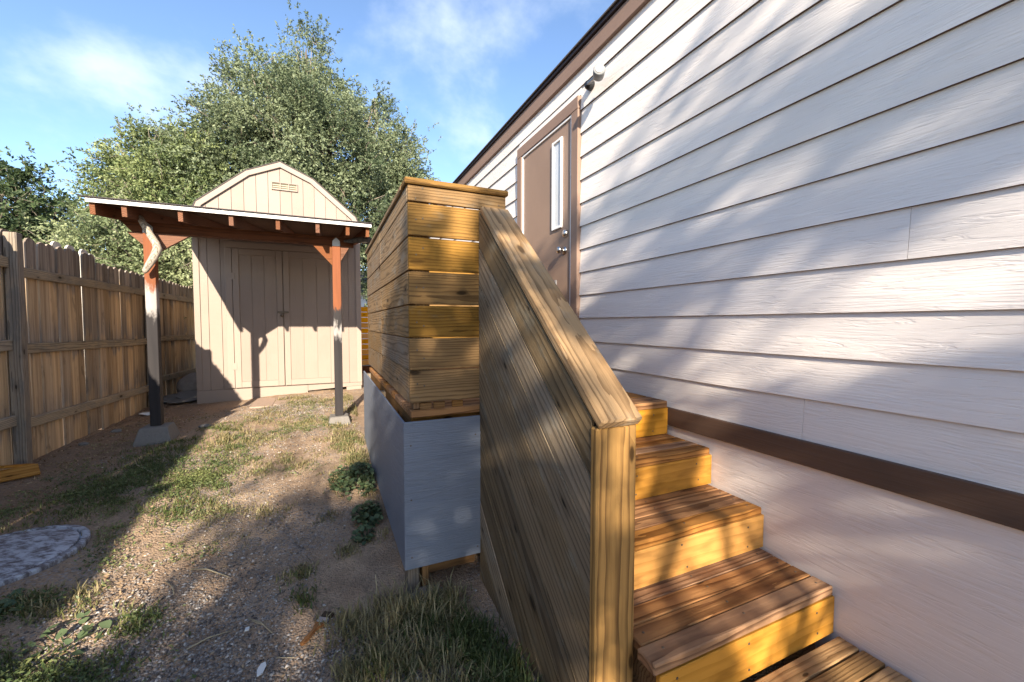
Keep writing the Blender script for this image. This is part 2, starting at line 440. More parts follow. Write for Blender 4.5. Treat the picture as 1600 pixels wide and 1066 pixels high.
def ground_mat():
    m = NT('dirt_ground')
    v = m.obj(False)
    big = m.noise(v, 0.9, 4, 0.6)
    mid = m.noise(v, 5.0, 4, 0.65)
    fine = m.noise(v, 45.0, 4, 0.7)
    grit = m.n('ShaderNodeTexVoronoi', feature='F1'); m.l(v, grit.inputs['Vector']); grit.inputs['Scale'].default_value = 95
    c = m.mix(m.ramp(mid, 0.3, 0.75), (0.40, 0.28, 0.185), (0.255, 0.172, 0.112))
    c = m.mix(m.math('MULTIPLY', m.ramp(big, 0.45, 0.7), 0.5), c, (0.36, 0.27, 0.185))
    c = m.mix(m.math('MULTIPLY', m.ramp(fine, 0.45, 0.75), 0.6), c, (0.10, 0.07, 0.05))
    sc = m.n('ShaderNodeSeparateColor'); m.l(grit.outputs['Color'], sc.inputs[0])
    gm = m.math('MULTIPLY', m.ramp(sc.outputs[0], 0.62, 0.7), m.ramp(m.noise(v, 1.7, 3), 0.4, 0.6))
    gc = m.mix(sc.outputs[1], (0.14, 0.115, 0.105), (0.36, 0.32, 0.29))
    c = m.mix(m.math('MULTIPLY', gm, 0.8), c, gc)
    # organic litter along the fence, bare and darker
    p = m.n('ShaderNodeSeparateXYZ'); m.l(v, p.inputs[0])
    lit = m.ramp(m.math('ADD', p.outputs[0], m.math('MULTIPLY', m.math('SUBTRACT', mid, 0.5), 1.2)), -1.75, -1.15, 1, 0)
    c = m.mix(m.math('MULTIPLY', lit, 0.6), c, m.mix(fine, (0.24, 0.145, 0.085), (0.10, 0.066, 0.044)))
    m.l(c, m.b.inputs['Base Color'])
    m.b.inputs['Roughness'].default_value = 0.95
    h = m.math('ADD', m.math('MULTIPLY', mid, 1.2), m.math('ADD', m.math('MULTIPLY', fine, 0.5), m.math('MULTIPLY', grit.outputs['Distance'], -0.5)))
    m.l(m.bump(h, 0.7, 0.02), m.b.inputs['Normal'])
    return m.m
M['ground'] = ground_mat()


def lid_mat():
    m = NT('worn_lid')
    v = m.obj(False)
    n = m.noise(m.scale(m.rot(v, 0.6), 9, 26, 9), 1.0, 5, 0.7, 0.3)
    n2 = m.noise(m.scale(v, 16, 40, 16), 1.0, 4, 0.7)
    f = m.ramp(m.math('ADD', m.math('MULTIPLY', n, 0.7), m.math('MULTIPLY', n2, 0.4)), 0.46, 0.66)
    c = m.mix(f, (0.42, 0.43, 0.47), (0.12, 0.10, 0.10))
    m.l(c, m.b.inputs['Base Color'])
    m.l(m.bump(n2, 0.5, 0.01), m.b.inputs['Normal'])
    m.b.inputs['Roughness'].default_value = 0.8
    return m.m
M['lid'] = lid_mat()

# ------------------------------------------------------------------ object helpers
def tag(o, label, cat, group=None, kind=None):
    if label: o['label'] = label
    if cat: o['category'] = cat
    if group: o['group'] = group
    if kind: o['kind'] = kind
    return o


def thing(name, loc, label, cat, group=None):
    o = bpy.data.objects.new(name, None)
    o.empty_display_size = 0.2
    COL.objects.link(o)
    o.location = loc
    return tag(o, label, cat, group)


def root_loc(o):
    v = Vector((0, 0, 0))
    while o is not None:
        v += o.location if o.type == 'EMPTY' else o.matrix_basis.translation
        o = o.parent
    return v


def link(name, me, mat, parent=None, mtx=None):
    o = bpy.data.objects.new(name, me)
    COL.objects.link(o)
    if mat is not None and len(me.materials) == 0:
        me.materials.append(mat)
    if mtx is None:
        mtx = Matrix.Identity(4)
    if parent is not None:
        o.parent = parent
        bpy_m = WORLD[parent.name] if parent.name in WORLD else Matrix.Translation(parent.location)
        o.matrix_basis = bpy_m.inverted() @ mtx
    else:
        o.matrix_basis = mtx
    WORLD[o.name] = mtx
    return o
WORLD = {}


def box_mesh(lx, ly, lz, bevel=0.003):
    bm = bmesh.new()
    bmesh.ops.create_cube(bm, size=1.0)
    for v in bm.verts:
        v.co = Vector((v.co.x * lx, v.co.y * ly, v.co.z * lz))
    b = min(bevel, min(lx, ly, lz) * 0.3)
    if b > 0:
        bmesh.ops.bevel(bm, geom=bm.edges[:], offset=b, segments=1, affect='EDGES', clamp_overlap=True)
    me = bpy.data.meshes.new("board")
    bm.to_mesh(me); bm.free()
    return me


def board(name, a, b, mat, parent=None, bevel=0.003, jit=0.0, ax=None):
    """Axis-aligned sawn piece from corner a to corner b; local X runs along its longest side."""
    a = Vector(a); b = Vector(b)
    c = (a + b) / 2
    d = [abs(b[i] - a[i]) for i in range(3)]
    if ax is None: ax = max(range(3), key=lambda i: d[i])
    o1, o2 = (ax + 1) % 3, (ax + 2) % 3
    me = box_mesh(d[ax], d[o1], d[o2], bevel)
    cols = [Vector((0, 0, 0)) for _ in range(3)]
    cols[0][ax] = 1; cols[1][o1] = 1; cols[2][o2] = 1
    R = Matrix((cols[0], cols[1], cols[2])).transposed().to_4x4()
    if jit:
        R = R @ Matrix.Rotation(random.uniform(-jit, jit), 4, 'Y') @ Matrix.Rotation(random.uniform(-jit, jit), 4, 'Z')
    return link(name, me, mat, parent, Matrix.Translation(c) @ R)


def frame(p0, p1, up=(0, 0, 1)):
    x = (Vector(p1) - Vector(p0)).normalized()
    y = Vector(up).cross(x).normalized()
    z = x.cross(y)
    return Matrix((x, y, z)).transposed().to_4x4()


def beam(name, p0, p1, w, t, mat, parent=None, up=(0, 0, 1), bevel=0.003):
    """Board from p0 to p1 (centre line), width w across, thickness t along up."""
    L = (Vector(p1) - Vector(p0)).length
    me = box_mesh(L, w, t, bevel)
    return link(name, me, mat, parent, Matrix.Translation((Vector(p0) + Vector(p1)) / 2) @ frame(p0, p1, up))


def pyd(name, verts, faces, mat, parent=None, mtx=None, smooth=False):
    me = bpy.data.meshes.new(name)
    me.from_pydata([tuple(v) for v in verts], [], faces)
    me.update()
    if smooth:
        me.polygons.foreach_set('use_smooth', [True] * len(me.polygons))
    return link(name, me, mat, parent, mtx)


def prism(name, poly, axis, lo, hi, mat, parent=None):
    """Polygon in the plane across world axis 0/1/2, extruded from lo to hi along it (poly coords follow the other axes in order)."""
    n = len(poly)
    o = [i for i in range(3) if i != axis]
    vs = []
    for h in (lo, hi):
        for p in poly:
            v = [0, 0, 0]; v[axis] = h; v[o[0]] = p[0]; v[o[1]] = p[1]
            vs.append(v)
    c = np.mean(np.array(vs), axis=0)
    vs = [(v[0] - c[0], v[1] - c[1], v[2] - c[2]) for v in vs]
    fs = [list(range(n))[::-1], list(range(n, 2 * n))] + [[i, (i + 1) % n, n + (i + 1) % n, n + i] for i in range(n)]
    bm = bmesh.new()
    bv = [bm.verts.new(v) for v in vs]
    for f in fs:
        bm.faces.new([bv[i] for i in f])
    bmesh.ops.recalc_face_normals(bm, faces=bm.faces[:])
    me = bpy.data.meshes.new(name); bm.to_mesh(me); bm.free()
    return link(name, me, mat, parent, Matrix.Translation(Vector(c)))


def lathe_mesh(profile, seg=20):
    """profile [(r, z)...] around local Z."""
    vs, fs = [], []
    for r, z in profile:
        for k in range(seg):
            a = 2 * math.pi * k / seg
            vs.append((r * math.cos(a), r * math.sin(a), z))
    for i in range(len(profile) - 1):
        for k in range(seg):
            fs.append([i * seg + k, i * seg + (k + 1) % seg, (i + 1) * seg + (k + 1) % seg, (i + 1) * seg + k])
    fs.append(list(range(seg))[::-1])
    fs.append([(len(profile) - 1) * seg + k for k in range(seg)])
    me = bpy.data.meshes.new("turned")
    me.from_pydata(vs, [], fs); me.update()
    me.polygons.foreach_set('use_smooth', [len(p.vertices) == 4 for p in me.polygons])
    return me


def axis_mtx(loc, direction):
    return Matrix.Translation(Vector(loc)) @ Vector(direction).normalized().to_track_quat('Z', 'Y').to_matrix().to_4x4()


def tube_geo(pts, radii, seg=6, vs=None, fs=None):
    if vs is None: vs, fs = [], []
    base = len(vs)
    n = len(pts)
    pts = [Vector(p) for p in pts]
    for i, p in enumerate(pts):
        d = (pts[min(i + 1, n - 1)] - pts[max(i - 1, 0)])
        if d.length < 1e-6: d = Vector((0, 0, 1))
        d.normalize()
        r = Vector((1, 0, 0)) if abs(d.x) < 0.8 else Vector((0, 1, 0))
        u = d.cross(r).normalized(); w = d.cross(u)
        for k in range(seg):
            a = 2 * math.pi * k / seg
            vs.append(tuple(p + (u * math.cos(a) + w * math.sin(a)) * radii[i]))
    for i in range(n - 1):
        for k in range(seg):
            fs.append([base + i * seg + k, base + i * seg + (k + 1) % seg, base + (i + 1) * seg + (k + 1) % seg, base + (i + 1) * seg + k])
    fs.append([base + k for k in range(seg)][::-1])
    fs.append([base + (n - 1) * seg + k for k in range(seg)])
    return vs, fs


def fast_mesh(name, V, F, tint=None, smooth=False):
    """V (n,3) float, F (m,k) int of equal size faces, tint (n,)"""
    me = bpy.data.meshes.new(name)
    V = np.asarray(V, dtype=np.float32); F = np.asarray(F, dtype=np.int32)
    me.vertices.add(len(V)); me.vertices.foreach_set('co', V.ravel())
    k = F.shape[1]
    me.loops.add(F.size); me.loops.foreach_set('vertex_index', F.ravel())
    me.polygons.add(len(F))
    me.polygons.foreach_set('loop_start', np.arange(0, F.size, k, dtype=np.int32))
    me.polygons.foreach_set('loop_total', np.full(len(F), k, dtype=np.int32))
    me.update(calc_edges=True)
    if tint is not None:
        at = me.attributes.new('tint', 'FLOAT', 'POINT')
        at.data.foreach_set('value', np.asarray(tint, dtype=np.float32))
    if smooth:
        me.polygons.foreach_set('use_smooth', np.ones(len(F), dtype=bool))
    me.validate()
    return me

# ------------------------------------------------------------------ terrain
def smooth_interp(x, xs, ys):
    x = np.asarray(x, dtype=float)
    r = 0
    for k in (-0.5, -0.25, 0, 0.25, 0.5):
        r = r + np.interp(x + k, xs, ys)
    return r / 5

_lat = np.random.default_rng(5).random((256, 256))
def vnoise(x, y):
    xi = np.floor(x).astype(int); yi = np.floor(y).astype(int)
    fx = x - xi; fy = y - yi
    fx = fx * fx * (3 - 2 * fx); fy = fy * fy * (3 - 2 * fy)
    g = lambda a, b: _lat[a % 256, b % 256]
    return (g(xi, yi) * (1 - fx) + g(xi + 1, yi) * fx) * (1 - fy) + (g(xi, yi + 1) * (1 - fx) + g(xi + 1, yi + 1) * fx) * fy - 0.5

def G0(X, Y):
    a = smooth_interp(Y, [-5, 0, 2, 3.5, 5.2, 7.4, 12], [-1.5, -1.47, -1.42, -1.28, -1.15, -1.13, -1.12])
    b = smooth_interp(Y, [-5, 0, 2, 4.7, 12], [-1.4, -1.36, -1.3, -1.22, -1.22])
    t = np.clip(-np.asarray(X, dtype=float) / 2.3, 0, 1); t = t * t * (3 - 2 * t)
    return a * (1 - t) + b * t

def G(X, Y):
    X = np.asarray(X, dtype=float); Y = np.asarray(Y, dtype=float)
    z = G0(X, Y)
    lw = np.exp(-((((X + 1.67) ** 2 + (Y - 3.11) ** 2) / 0.23) ** 3))
    z = z * (1 - lw) + (-1.283) * lw
    return z + (1 - 0.8 * lw) * (vnoise(X * 1.7 + 31, Y * 1.7 + 7) * 0.05 + vnoise(X * 5 + 3, Y * 5 + 9) * 0.022 + vnoise(X * 16, Y * 16) * 0.009)

def g1(x, y):
    return float(G(np.array([x]), np.array([y]))[0])

def build_ground():
    def axis(lo, hi, step, far):
        mid = list(np.arange(lo, hi, step))
        out, d, x = [], step, hi
        while x < far:
            out.append(x); d *= 1.35; x += d
        out.append(far)
        inn, d, x = [], step, lo
        while x > -far:
            d *= 1.35; x -= d; inn.append(max(x, -far))
        return np.array(inn[::-1] + mid + out)
    xs = axis(-2.5, 1.2, 0.03, 400.0)
    ys = axis(1.2, 7.6, 0.035, 400.0)
    X, Y = np.meshgrid(xs, ys)
    Z = G(X, Y)
    V = np.stack([X.ravel(), Y.ravel(), Z.ravel()], 1)
    nx, ny = len(xs), len(ys)
    i, j = np.meshgrid(np.arange(nx - 1), np.arange(ny - 1))
    a = (j * nx + i).ravel()
    F = np.stack([a, a + 1, a + nx + 1, a + nx], 1)
    o = link('ground', fast_mesh('ground', V, F, None, True), M['ground'])
    o['kind'] = 'structure'
    o['label'] = 'bare brown dirt yard with gravel and patchy grass'
build_ground()

# ------------------------------------------------------------------ house
W = 1.82
house = thing('house', (W, 3.0, -1.5), 'pale lap-sided house with brown trim beside the wooden stairs', 'house')
YN, YF = -1.6, 9.4
core = board('wall', (W + 0.022, YN, -1.75), (W + 6.5, YF, 2.10), M['skirt'], house, 0)

ROW = 0.178
Z0 = 0.0406

def plank(y0, y1, zb, zt):
    """one lap-siding plank: proud and 12 mm thick at its lower edge, tucked under the next at its top"""
    L = y1 - y0
    h = zt - zb
    s = h / (ROW + 0.02)
    pr = [(-0.007, 0), (0.006, 0), (0.016, h), (0.0075 * s, h)]     # (outward offset from W, height)
    vs = []
    for x in (-L / 2, L / 2):
        for p, z in pr:
            vs.append((x, -p, z - h / 2))           # local X along world Y, local Y = -world X
    n = 4
    fs = [[3, 2, 1, 0], [4, 5, 6, 7], [0, 1, 5, 4], [1, 2, 6, 5], [2, 3, 7, 6], [3, 0, 4, 7]]
    me = bpy.data.meshes.new('siding_plank')
    me.from_pydata(vs, [], fs); me.update()
    bm = bmesh.new(); bm.from_mesh(me); bmesh.ops.recalc_face_normals(bm, faces=bm.faces[:]); bm.to_mesh(me); bm.free()
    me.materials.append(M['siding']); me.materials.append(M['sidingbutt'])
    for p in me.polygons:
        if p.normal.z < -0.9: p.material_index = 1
    R = Matrix(((0, -1, 0), (1, 0, 0), (0, 0, 1))).to_4x4()
    return link('siding_plank', me, None, house, Matrix.Translation((W, (y0 + y1) / 2, (zb + zt) / 2)) @ R)

CAS_R0, CAS_L1, CAS_T = 2.736, 3.844, 1.753
joints = {-3: [1.053, 5.2], -2: [-0.3, 4.9, 7.5], -1: [0.02, 5.6], 0: [2.483, 6.2], 1: [0.731, 4.8], 2: [-0.5, 5.5, 8.0], 3: [0.1, 6.6],
          4: [-0.2, 5.0], 5: [0.12, 7.1], 6: [4.3, 5.8], 7: [-0.9, 6.4], 8: [0.3, 4.6], 9: [-0.4, 6.9], 10: [-0.6, 3.9, 7.4]}
for k in range(-3, 11):
    zb = Z0 + ROW * k
    zt = min(zb + ROW + 0.02, 1.965)
    cuts = [YN] + joints[k] + [YF]
    spans = list(zip(cuts[:-1], cuts[1:]))
    for (a, b) in spans:
        a2, b2 = a + 0.0007, b - 0.0007
        if k <= 9:
            parts = []
            if b2 <= CAS_R0 or a2 >= CAS_L1: parts = [(a2, b2)]
            else:
                if a2 < CAS_R0 - 0.02: parts.append((a2, CAS_R0 - 0.003))
                if b2 > CAS_L1 + 0.02: parts.append((CAS_L1 + 0.003, b2))
            for p in parts: plank(p[0], p[1], zb, zt)
        else:
            plank(a2, b2, zb, zt)
plank(CAS_R0 - 0.002, CAS_L1 + 0.002, CAS_T + 0.004, Z0 + ROW * 10 + 0.02)

# trims
board('skirt_trim', (W - 0.026, YN, -0.592), (W + 0.02, YF, -0.490), M['browntrim'], house, 0.003)
board('skirt_panel', (W - 0.004, YN, -1.72), (W + 0.02, YF, -0.594), M['skirt'], house, 0.002)
board('frieze_board', (W - 0.024, YN, 1.957), (W + 0.02, YF, 2.078), M['frieze'], house, 0.003)
eave = board('eave_edge', (W - 0.042, YN - 0.05, 2.081), (W + 0.02, YF + 0.05, 2.108), M['eave'], house, 0.004)
prism('roof', [(W - 0.055, 2.110), (W - 0.055, 2.122), (W + 3.3, 3.02), (W + 6.8, 2.110)], 1, YN - 0.12, YF + 0.12, M['shingle'], house)
# door casing and door
board('door_casing', (W - 0.030, CAS_R0, -0.43), (W + 0.02, CAS_R0 + 0.095, CAS_T - 0.098), M['frieze'], house)
board('door_casing', (W - 0.030, CAS_L1 - 0.095, -0.43), (W + 0.02, CAS_L1, CAS_T - 0.098), M['frieze'], house)
board('door_casing', (W - 0.030, CAS_R0, CAS_T - 0.096), (W + 0.02, CAS_L1, CAS_T), M['frieze'], house)
DR, DL, DT = CAS_R0 + 0.095, CAS_L1 - 0.095, CAS_T - 0.098
board('door_jamb', (W - 0.022, DR + 0.002, -0.41), (W + 0.02, DR + 0.020, DT), M['white'], house, 0.002)
board('door_jamb', (W - 0.022, DL - 0.020, -0.41), (W + 0.02, DL - 0.002, DT), M['white'], house, 0.002)
board('door_jamb', (W - 0.022, DR + 0.022, DT - 0.020), (W + 0.02, DL - 0.022, DT - 0.001), M['white'], house, 0.002)
board('door_sill', (W - 0.05, DR + 0.022, -0.44), (W + 0.02, DL - 0.022, -0.405), M['nickel'], house, 0.003)
door = board('door', (W - 0.010, DR + 0.023, -0.40), (W + 0.018, DL - 0.023, DT - 0.023), M['door'], house, 0.002)
LY0, LY1, LZ0, LZ1 = 2.985, 3.145, 0.80, 1.545
for a, b in (((LY0, LZ0), (LY0 + 0.022, LZ1)), ((LY1 - 0.022, LZ0), (LY1, LZ1)), ((LY0 + 0.023, LZ0), (LY1 - 0.023, LZ0 + 0.022)), ((LY0 + 0.023, LZ1 - 0.022), (LY1 - 0.023, LZ1))):
    board('window_frame', (W - 0.026, a[0], a[1]), (W - 0.008, b[0], b[1]), M['white'], door, 0.003)
board('window_pane', (W - 0.014, LY0 + 0.021, LZ0 + 0.021), (W - 0.0085, LY1 - 0.021, LZ1 - 0.021), M['skypane'], door, 0)
def turned(name, prof, loc, direction, mat, parent, seg=20):
    return link(name, lathe_mesh(prof, seg), mat, parent, axis_mtx(loc, direction))
turned('deadbolt', [(0.033, 0), (0.033, 0.008), (0.029, 0.020), (0.026, 0.026), (0.012, 0.028), (0.011, 0.031)], (W - 0.010, 2.925, 0.737), (-1, 0, 0), M['nickel'], door)
turned('knob', [(0.033, 0), (0.032, 0.008), (0.014, 0.012), (0.013, 0.034), (0.026, 0.044), (0.030, 0.056), (0.027, 0.068), (0.012, 0.074)], (W - 0.010, 2.945, 0.602), (-1, 0, 0), M['nickel'], door)
board('hasp', (W - 0.020, 3.075, 0.315), (W - 0.008, 3.105, 0.370), M['steel'], door, 0.003)

# security camera on the siding
cm = thing('security_camera', (W - 0.005, 2.60, 1.755), 'small round grey security camera on the siding above the door', 'camera')
turned('mount', [(0.036, 0), (0.036, 0.014), (0.031, 0.040), (0.016, 0.056)], (W - 0.003, 2.595, 1.755), (-1, -0.1, 0), M['camblack'], cm)
beam('arm', (W - 0.045, 2.585, 1.753), (W - 0.085, 2.43, 1.715), 0.020, 0.020, M['steel'], cm)
hd = Vector((-0.50, -0.85, 0.10)).normalized()
hc = Vector((W - 0.098, 2.375, 1.708))
head = turned('head', [(0.022, -0.046), (0.037, -0.038), (0.040, 0.0), (0.040, 0.030), (0.036, 0.036)], hc, hd, M['camgrey'], cm, 28)
turned('lens_cover', [(0.030, 0.0), (0.029, 0.004), (0.018, 0.007)], hc + hd * 0.0355, hd, M['camwhite'], head, 28)

# ------------------------------------------------------------------ deck
DX0, DY0, DY1 = 0.395, 2.115, 4.36
deck = thing('wooden_deck', (0.4, 2.2, -1.42), 'raised timber deck with tall board guard and grey skirt panels', 'deck')
rows = [0.690, 0.608, 0.436, 0.264, 0.092, -0.076, -0.241, -0.410]
GX1 = 0.905
for i in range(7):
    zt, zb = rows[i], rows[i + 1]
    gap = [0.004, 0.008, 0.007, 0.006, 0.005, 0.004, 0.004][i]
    board('guard_board', (DX0 - 0.018, DY0 - 0.022, zb + gap / 2 + 0.001), (GX1, DY0, zt - gap / 2 - 0.001), M['guard'], deck, 0.002, 0.002)
    sm = 3.25 + random.uniform(-0.02, 0.02)
    g2 = gap + random.uniform(0.0, 0.004)
    board('guard_board', (DX0 - 0.020, DY0 + 0.002, zb + g2 / 2), (DX0, sm - 0.0015, zt - g2 / 2), M['guardside'], deck, 0.002, 0.0015)
    board('guard_board', (DX0 - 0.020, sm + 0.0015, zb + g2 / 2), (DX0, DY1, zt - g2 / 2), M['guardside'], deck, 0.002, 0.0015)
for i in range(7):
    board('guard_board', (DX0 + 0.002, DY1 + 0.002, rows[i + 1] + 0.004), (W - 0.03, DY1 + 0.022, rows[i] - 0.003), M['guard'], deck, 0.004)
board('guard_cap', (DX0 - 0.034, DY0 - 0.036, 0.692), (GX1 + 0.012, DY0 + 0.10, 0.722), M['guard'], deck, 0.005)
board('guard_cap', (DX0 - 0.034, DY0 + 0.102, 0.692), (DX0 + 0.10, DY1 + 0.04, 0.722), M['guardside'], deck, 0.005)
for (x, y) in ((DX0 + 0.003, DY0 + 0.003), (DX0 + 0.003, 3.20), (DX0 + 0.003, DY1 - 0.092), (GX1 - 0.09, DY0 + 0.003)):
    board('guard_post', (x, y, -0.445), (x + 0.089, y + 0.089, 0.690), M['joist'], deck, 0.004)
# deck boards run across the deck, towards the house
y = DY0 - 0.012
while y < DY1 - 0.05:
    board('deck_board', (DX0 - 0.012, y, -0.487), (W - 0.035, y + 0.136, -0.449), M['tread'], deck, 0.004)
    y += 0.142
# top landing strip between deck and stair head
for k in range(2):
    board('deck_board', (0.90, 1.772 + k * 0.166, -0.487), (W - 0.035, 1.772 + k * 0.166 + 0.160, -0.449), M['tread'], deck, 0.004)
# blocks seen under the lowest guard board
for x in (0.43, 0.50, 0.60):
    board('spacer_block', (x, DY0 - 0.012, -0.447), (x + 0.06, DY0 + 0.0015, -0.412), M['joist'], deck, 0.002)
board('rim_joist', (DX0 + 0.0, DY0 + 0.03, -0.64), (W - 0.04, DY0 + 0.068, -0.489), M['joist'], deck)
board('rim_joist', (DX0 + 0.0, DY0 + 0.07, -0.64), (DX0 + 0.038, DY1, -0.489), M['joist'], deck)
board('ledger', (DX0 + 0.05, DY0 + 0.02, -1.34), (0.735, DY0 + 0.058, -1.25), M['joist'], deck)
# grey skirt panels
PX, PY = 0.340, 2.088
board('skirt_panel', (PX, PY - 0.012, -1.262), (0.770, PY, -0.500), M['greypanel'], deck, 0.002, 0, 0)
board('skirt_panel', (PX, PY + 0.001, -1.268), (PX + 0.012, 4.55, -0.502), M['greypanel'], deck, 0.002)
board('support_post', (PX + 0.015, PY + 0.004, -1.46), (PX + 0.075, PY + 0.092, -0.52), M['fencepost'], deck)
board('support_post', (PX + 0.092, PY + 0.012, -1.46), (PX + 0.125, PY + 0.092, -0.66), M['joist'], deck)
board('support_post', (PX + 0.016, 4.40, -1.3), (PX + 0.10, 4.49, -0.52), M['fencepost'], deck)
board('support_post', (PX + 0.016, 3.20, -1.45), (PX + 0.10, 3.29, -0.52), M['fencepost'], deck)
board('support_post', (1.70, 4.30, -1.3), (1.785, 4.389, -0.49), M['fencepost'], deck)
# concrete footing under the corner
pier = thing('footing_stone', (0.42, 2.12, -1.45), 'rough grey footing stone half sunk under the deck corner post', 'stone')
def lump_mesh(rx, ry, rz, seed, sub=2, rough=0.25):
    bm = bmesh.new()
    bmesh.ops.create_icosphere(bm, subdivisions=sub, radius=1.0)
    r = np.random.default_rng(seed)
    ph = r.random((6, 3)) * 6.28; fr = r.normal(0, 1.8, (6, 3))
    for v in bm.verts:
        d = sum(math.sin(fr[k] @ np.array(v.co) + ph[k, 0]) for k in range(6)) / 6
        s = 1 + rough * d
        v.co = Vector((v.co.x * rx * s, v.co.y * ry * s, v.co.z * rz * s))
    me = bpy.data.meshes.new('lump'); bm.to_mesh(me); bm.free()
    return me
link('stone', lump_mesh(0.10, 0.08, 0.06, 4), M['stone'], pier, Matrix.Translation((0.46, 2.05, -1.425)))

# ------------------------------------------------------------------ stairs
stairs = thing('wooden_stairs', (1.3, 1.2, -1.44), 'amber and brown timber stairs with a solid diagonal board railing', 'stairs')
TX0, TX1 = 0.899, W - 0.022
fronts = [1.770, 1.482, 1.198, 0.905]        # nosing positions, top step first
tz = [-0.449, -0.643, -0.837, -1.030]
for i in range(4):
    yf, zt = fronts[i], tz[i]
    if i > 0:
        n = 4
        depth = fronts[i - 1] + 0.022 - yf
        bw = depth / n
        for k in range(n):
            y0 = yf + k * bw
            x0 = 0.878 if (i == 3 and y0 < 1.0 - 0.06) else TX0
            board('tread_board', (x0, y0 + 0.0012, zt - 0.036 + random.uniform(-0.001, 0.001)), (TX1 - 0.004 - random.uniform(0, 0.006), y0 + bw - 0.0012, zt), M['tread'], stairs, 0.004, 0.0008)
    zlow = tz[i + 1] + 0.002 if i < 3 else -1.228
    board('riser', (TX0 if i < 3 else 0.905, yf + 0.004, zlow), (TX1 + (0.012 if i else -0.0055), yf + 0.024, zt - 0.038 - (0.002 if i < 3 else 0.010)), M['amber'], stairs, 0.003)
# stringers (dark, behind the treads)
def stringer(x0, x1):
    pl = [(1.74, -0.69), (1.74, -0.95), (1.0, -1.45), (0.945, -1.45), (0.945, -1.07), (1.235, -1.07), (1.235, -0.878), (1.52, -0.878), (1.52, -0.69)]
    prism('stringer', pl, 0, x0, x1, M['joist'], stairs)
stringer(1.72, 1.758)
stringer(0.925, 0.963)
# railing: cap, panel of diagonal boards, front post
RX0, RX1 = 0.740, 0.896
YA, YB = 1.015, 2.088
ZA, ZB = -0.318, 0.606          # underside of cap at both ends
SL = (ZB - ZA) / (YB - YA)
th = math.atan(SL)
cup = Vector((0, -math.sin(th), math.cos(th)))
ct = 0.038
pa = Vector(((RX0 + RX1) / 2, YA - 0.006, ZA - 0.006 * SL)) + cup * ct / 2
pb = Vector(((RX0 + RX1) / 2, YB - 0.030, ZB - 0.030 * SL)) + cup * ct / 2
beam('rail_cap', pa, pb, RX1 - RX0, ct, M['railcap'], stairs, tuple(cup), 0.006)
board('newel_post', (RX0 + 0.001, YA - 0.002, -1.50), (RX1 - 0.001, YA + 0.036, ZA - 0.003), M['post'], stairs, 0.006)
# diagonal boards of the outer face, cut to the railing outline
def clip_poly(poly, f):
    out = []
    for i in range(len(poly)):
        a, b = poly[i], poly[(i + 1) % len(poly)]
        fa, fb = f(a), f(b)
        if fa >= 0: out.append(a)
        if (fa >= 0) != (fb >= 0):
            t = fa / (fa - fb)
            out.append((a[0] + (b[0] - a[0]) * t, a[1] + (b[1] - a[1]) * t))
    return out
vstep = 0.196
Y0p, Y1p = YA + 0.036, YB - 0.004
def rail_board(x0, x1, ztop, zbot, mat):
    """band between two lines parallel to the cap, ztop/zbot = offset below the cap underside"""
    big = [(Y0p, -9), (Y1p, -9), (Y1p, 9), (Y0p, 9)]
    line = lambda y: ZA + (y - YA) * SL
    p = clip_poly(big, lambda q: line(q[0]) - ztop - q[1])
    p = clip_poly(p, lambda q: q[1] - (line(q[0]) - zbot))
    p = clip_poly(p, lambda q: q[1] + 1.50)
    if len(p) < 3: return
    cy = sum(q[0] for q in p) / len(p); cz = sum(q[1] for q in p) / len(p)
    c, s = math.cos(th), math.sin(th)
    loc = [((q[0] - cy) * c + (q[1] - cz) * s, -(q[0] - cy) * s + (q[1] - cz) * c) for q in p]
    n = len(loc)
    t = (x1 - x0) / 2
    bm = bmesh.new()
    A = [bm.verts.new((q[0], t, q[1])) for q in loc]
    B = [bm.verts.new((q[0], -t, q[1])) for q in loc]
    bm.faces.new(A); bm.faces.new(B[::-1])
    for i in range(n):
        bm.faces.new([A[(i + 1) % n], A[i], B[i], B[(i + 1) % n]])
    bmesh.ops.recalc_face_normals(bm, faces=bm.faces[:])
    bmesh.ops.bevel(bm, geom=[e for e in bm.edges], offset=0.0008, segments=1, affect='EDGES')
    me = bpy.data.meshes.new('rail_board'); bm.to_mesh(me); bm.free()
    # local X along the slope (world Y-Z), local Y = -world X, local Z = normal
    R = Matrix(((0, -1, 0), (c, 0, -s), (s, 0, c))).to_4x4()
    link('rail_board', me, mat, stairs, Matrix.Translation(((x0 + x1) / 2 + random.uniform(-0.0015, 0.0015), cy, cz)) @ R)
for k in range(11):
    rail_board(RX0 + 0.006, RX0 + 0.017, k * vstep + 0.012, (k + 1) * vstep, M['rail'])
rail_board(RX0 + 0.0185, RX0 + 0.024, 0.002, 11 * vstep, M['backing'])  # dark sheet added behind the boards to paint the shade in their gaps
for k in range(6):
    rail_board(RX1 - 0.024, RX1 - 0.006, k * vstep + 0.004, (k + 1) * vstep + 0.0015, M['amber'])
board('rail_stud', (RX0 + 0.036, YB - 0.10, -1.48), (RX1 - 0.034, YB - 0.012, ZB - 0.10), M['joist'], stairs)

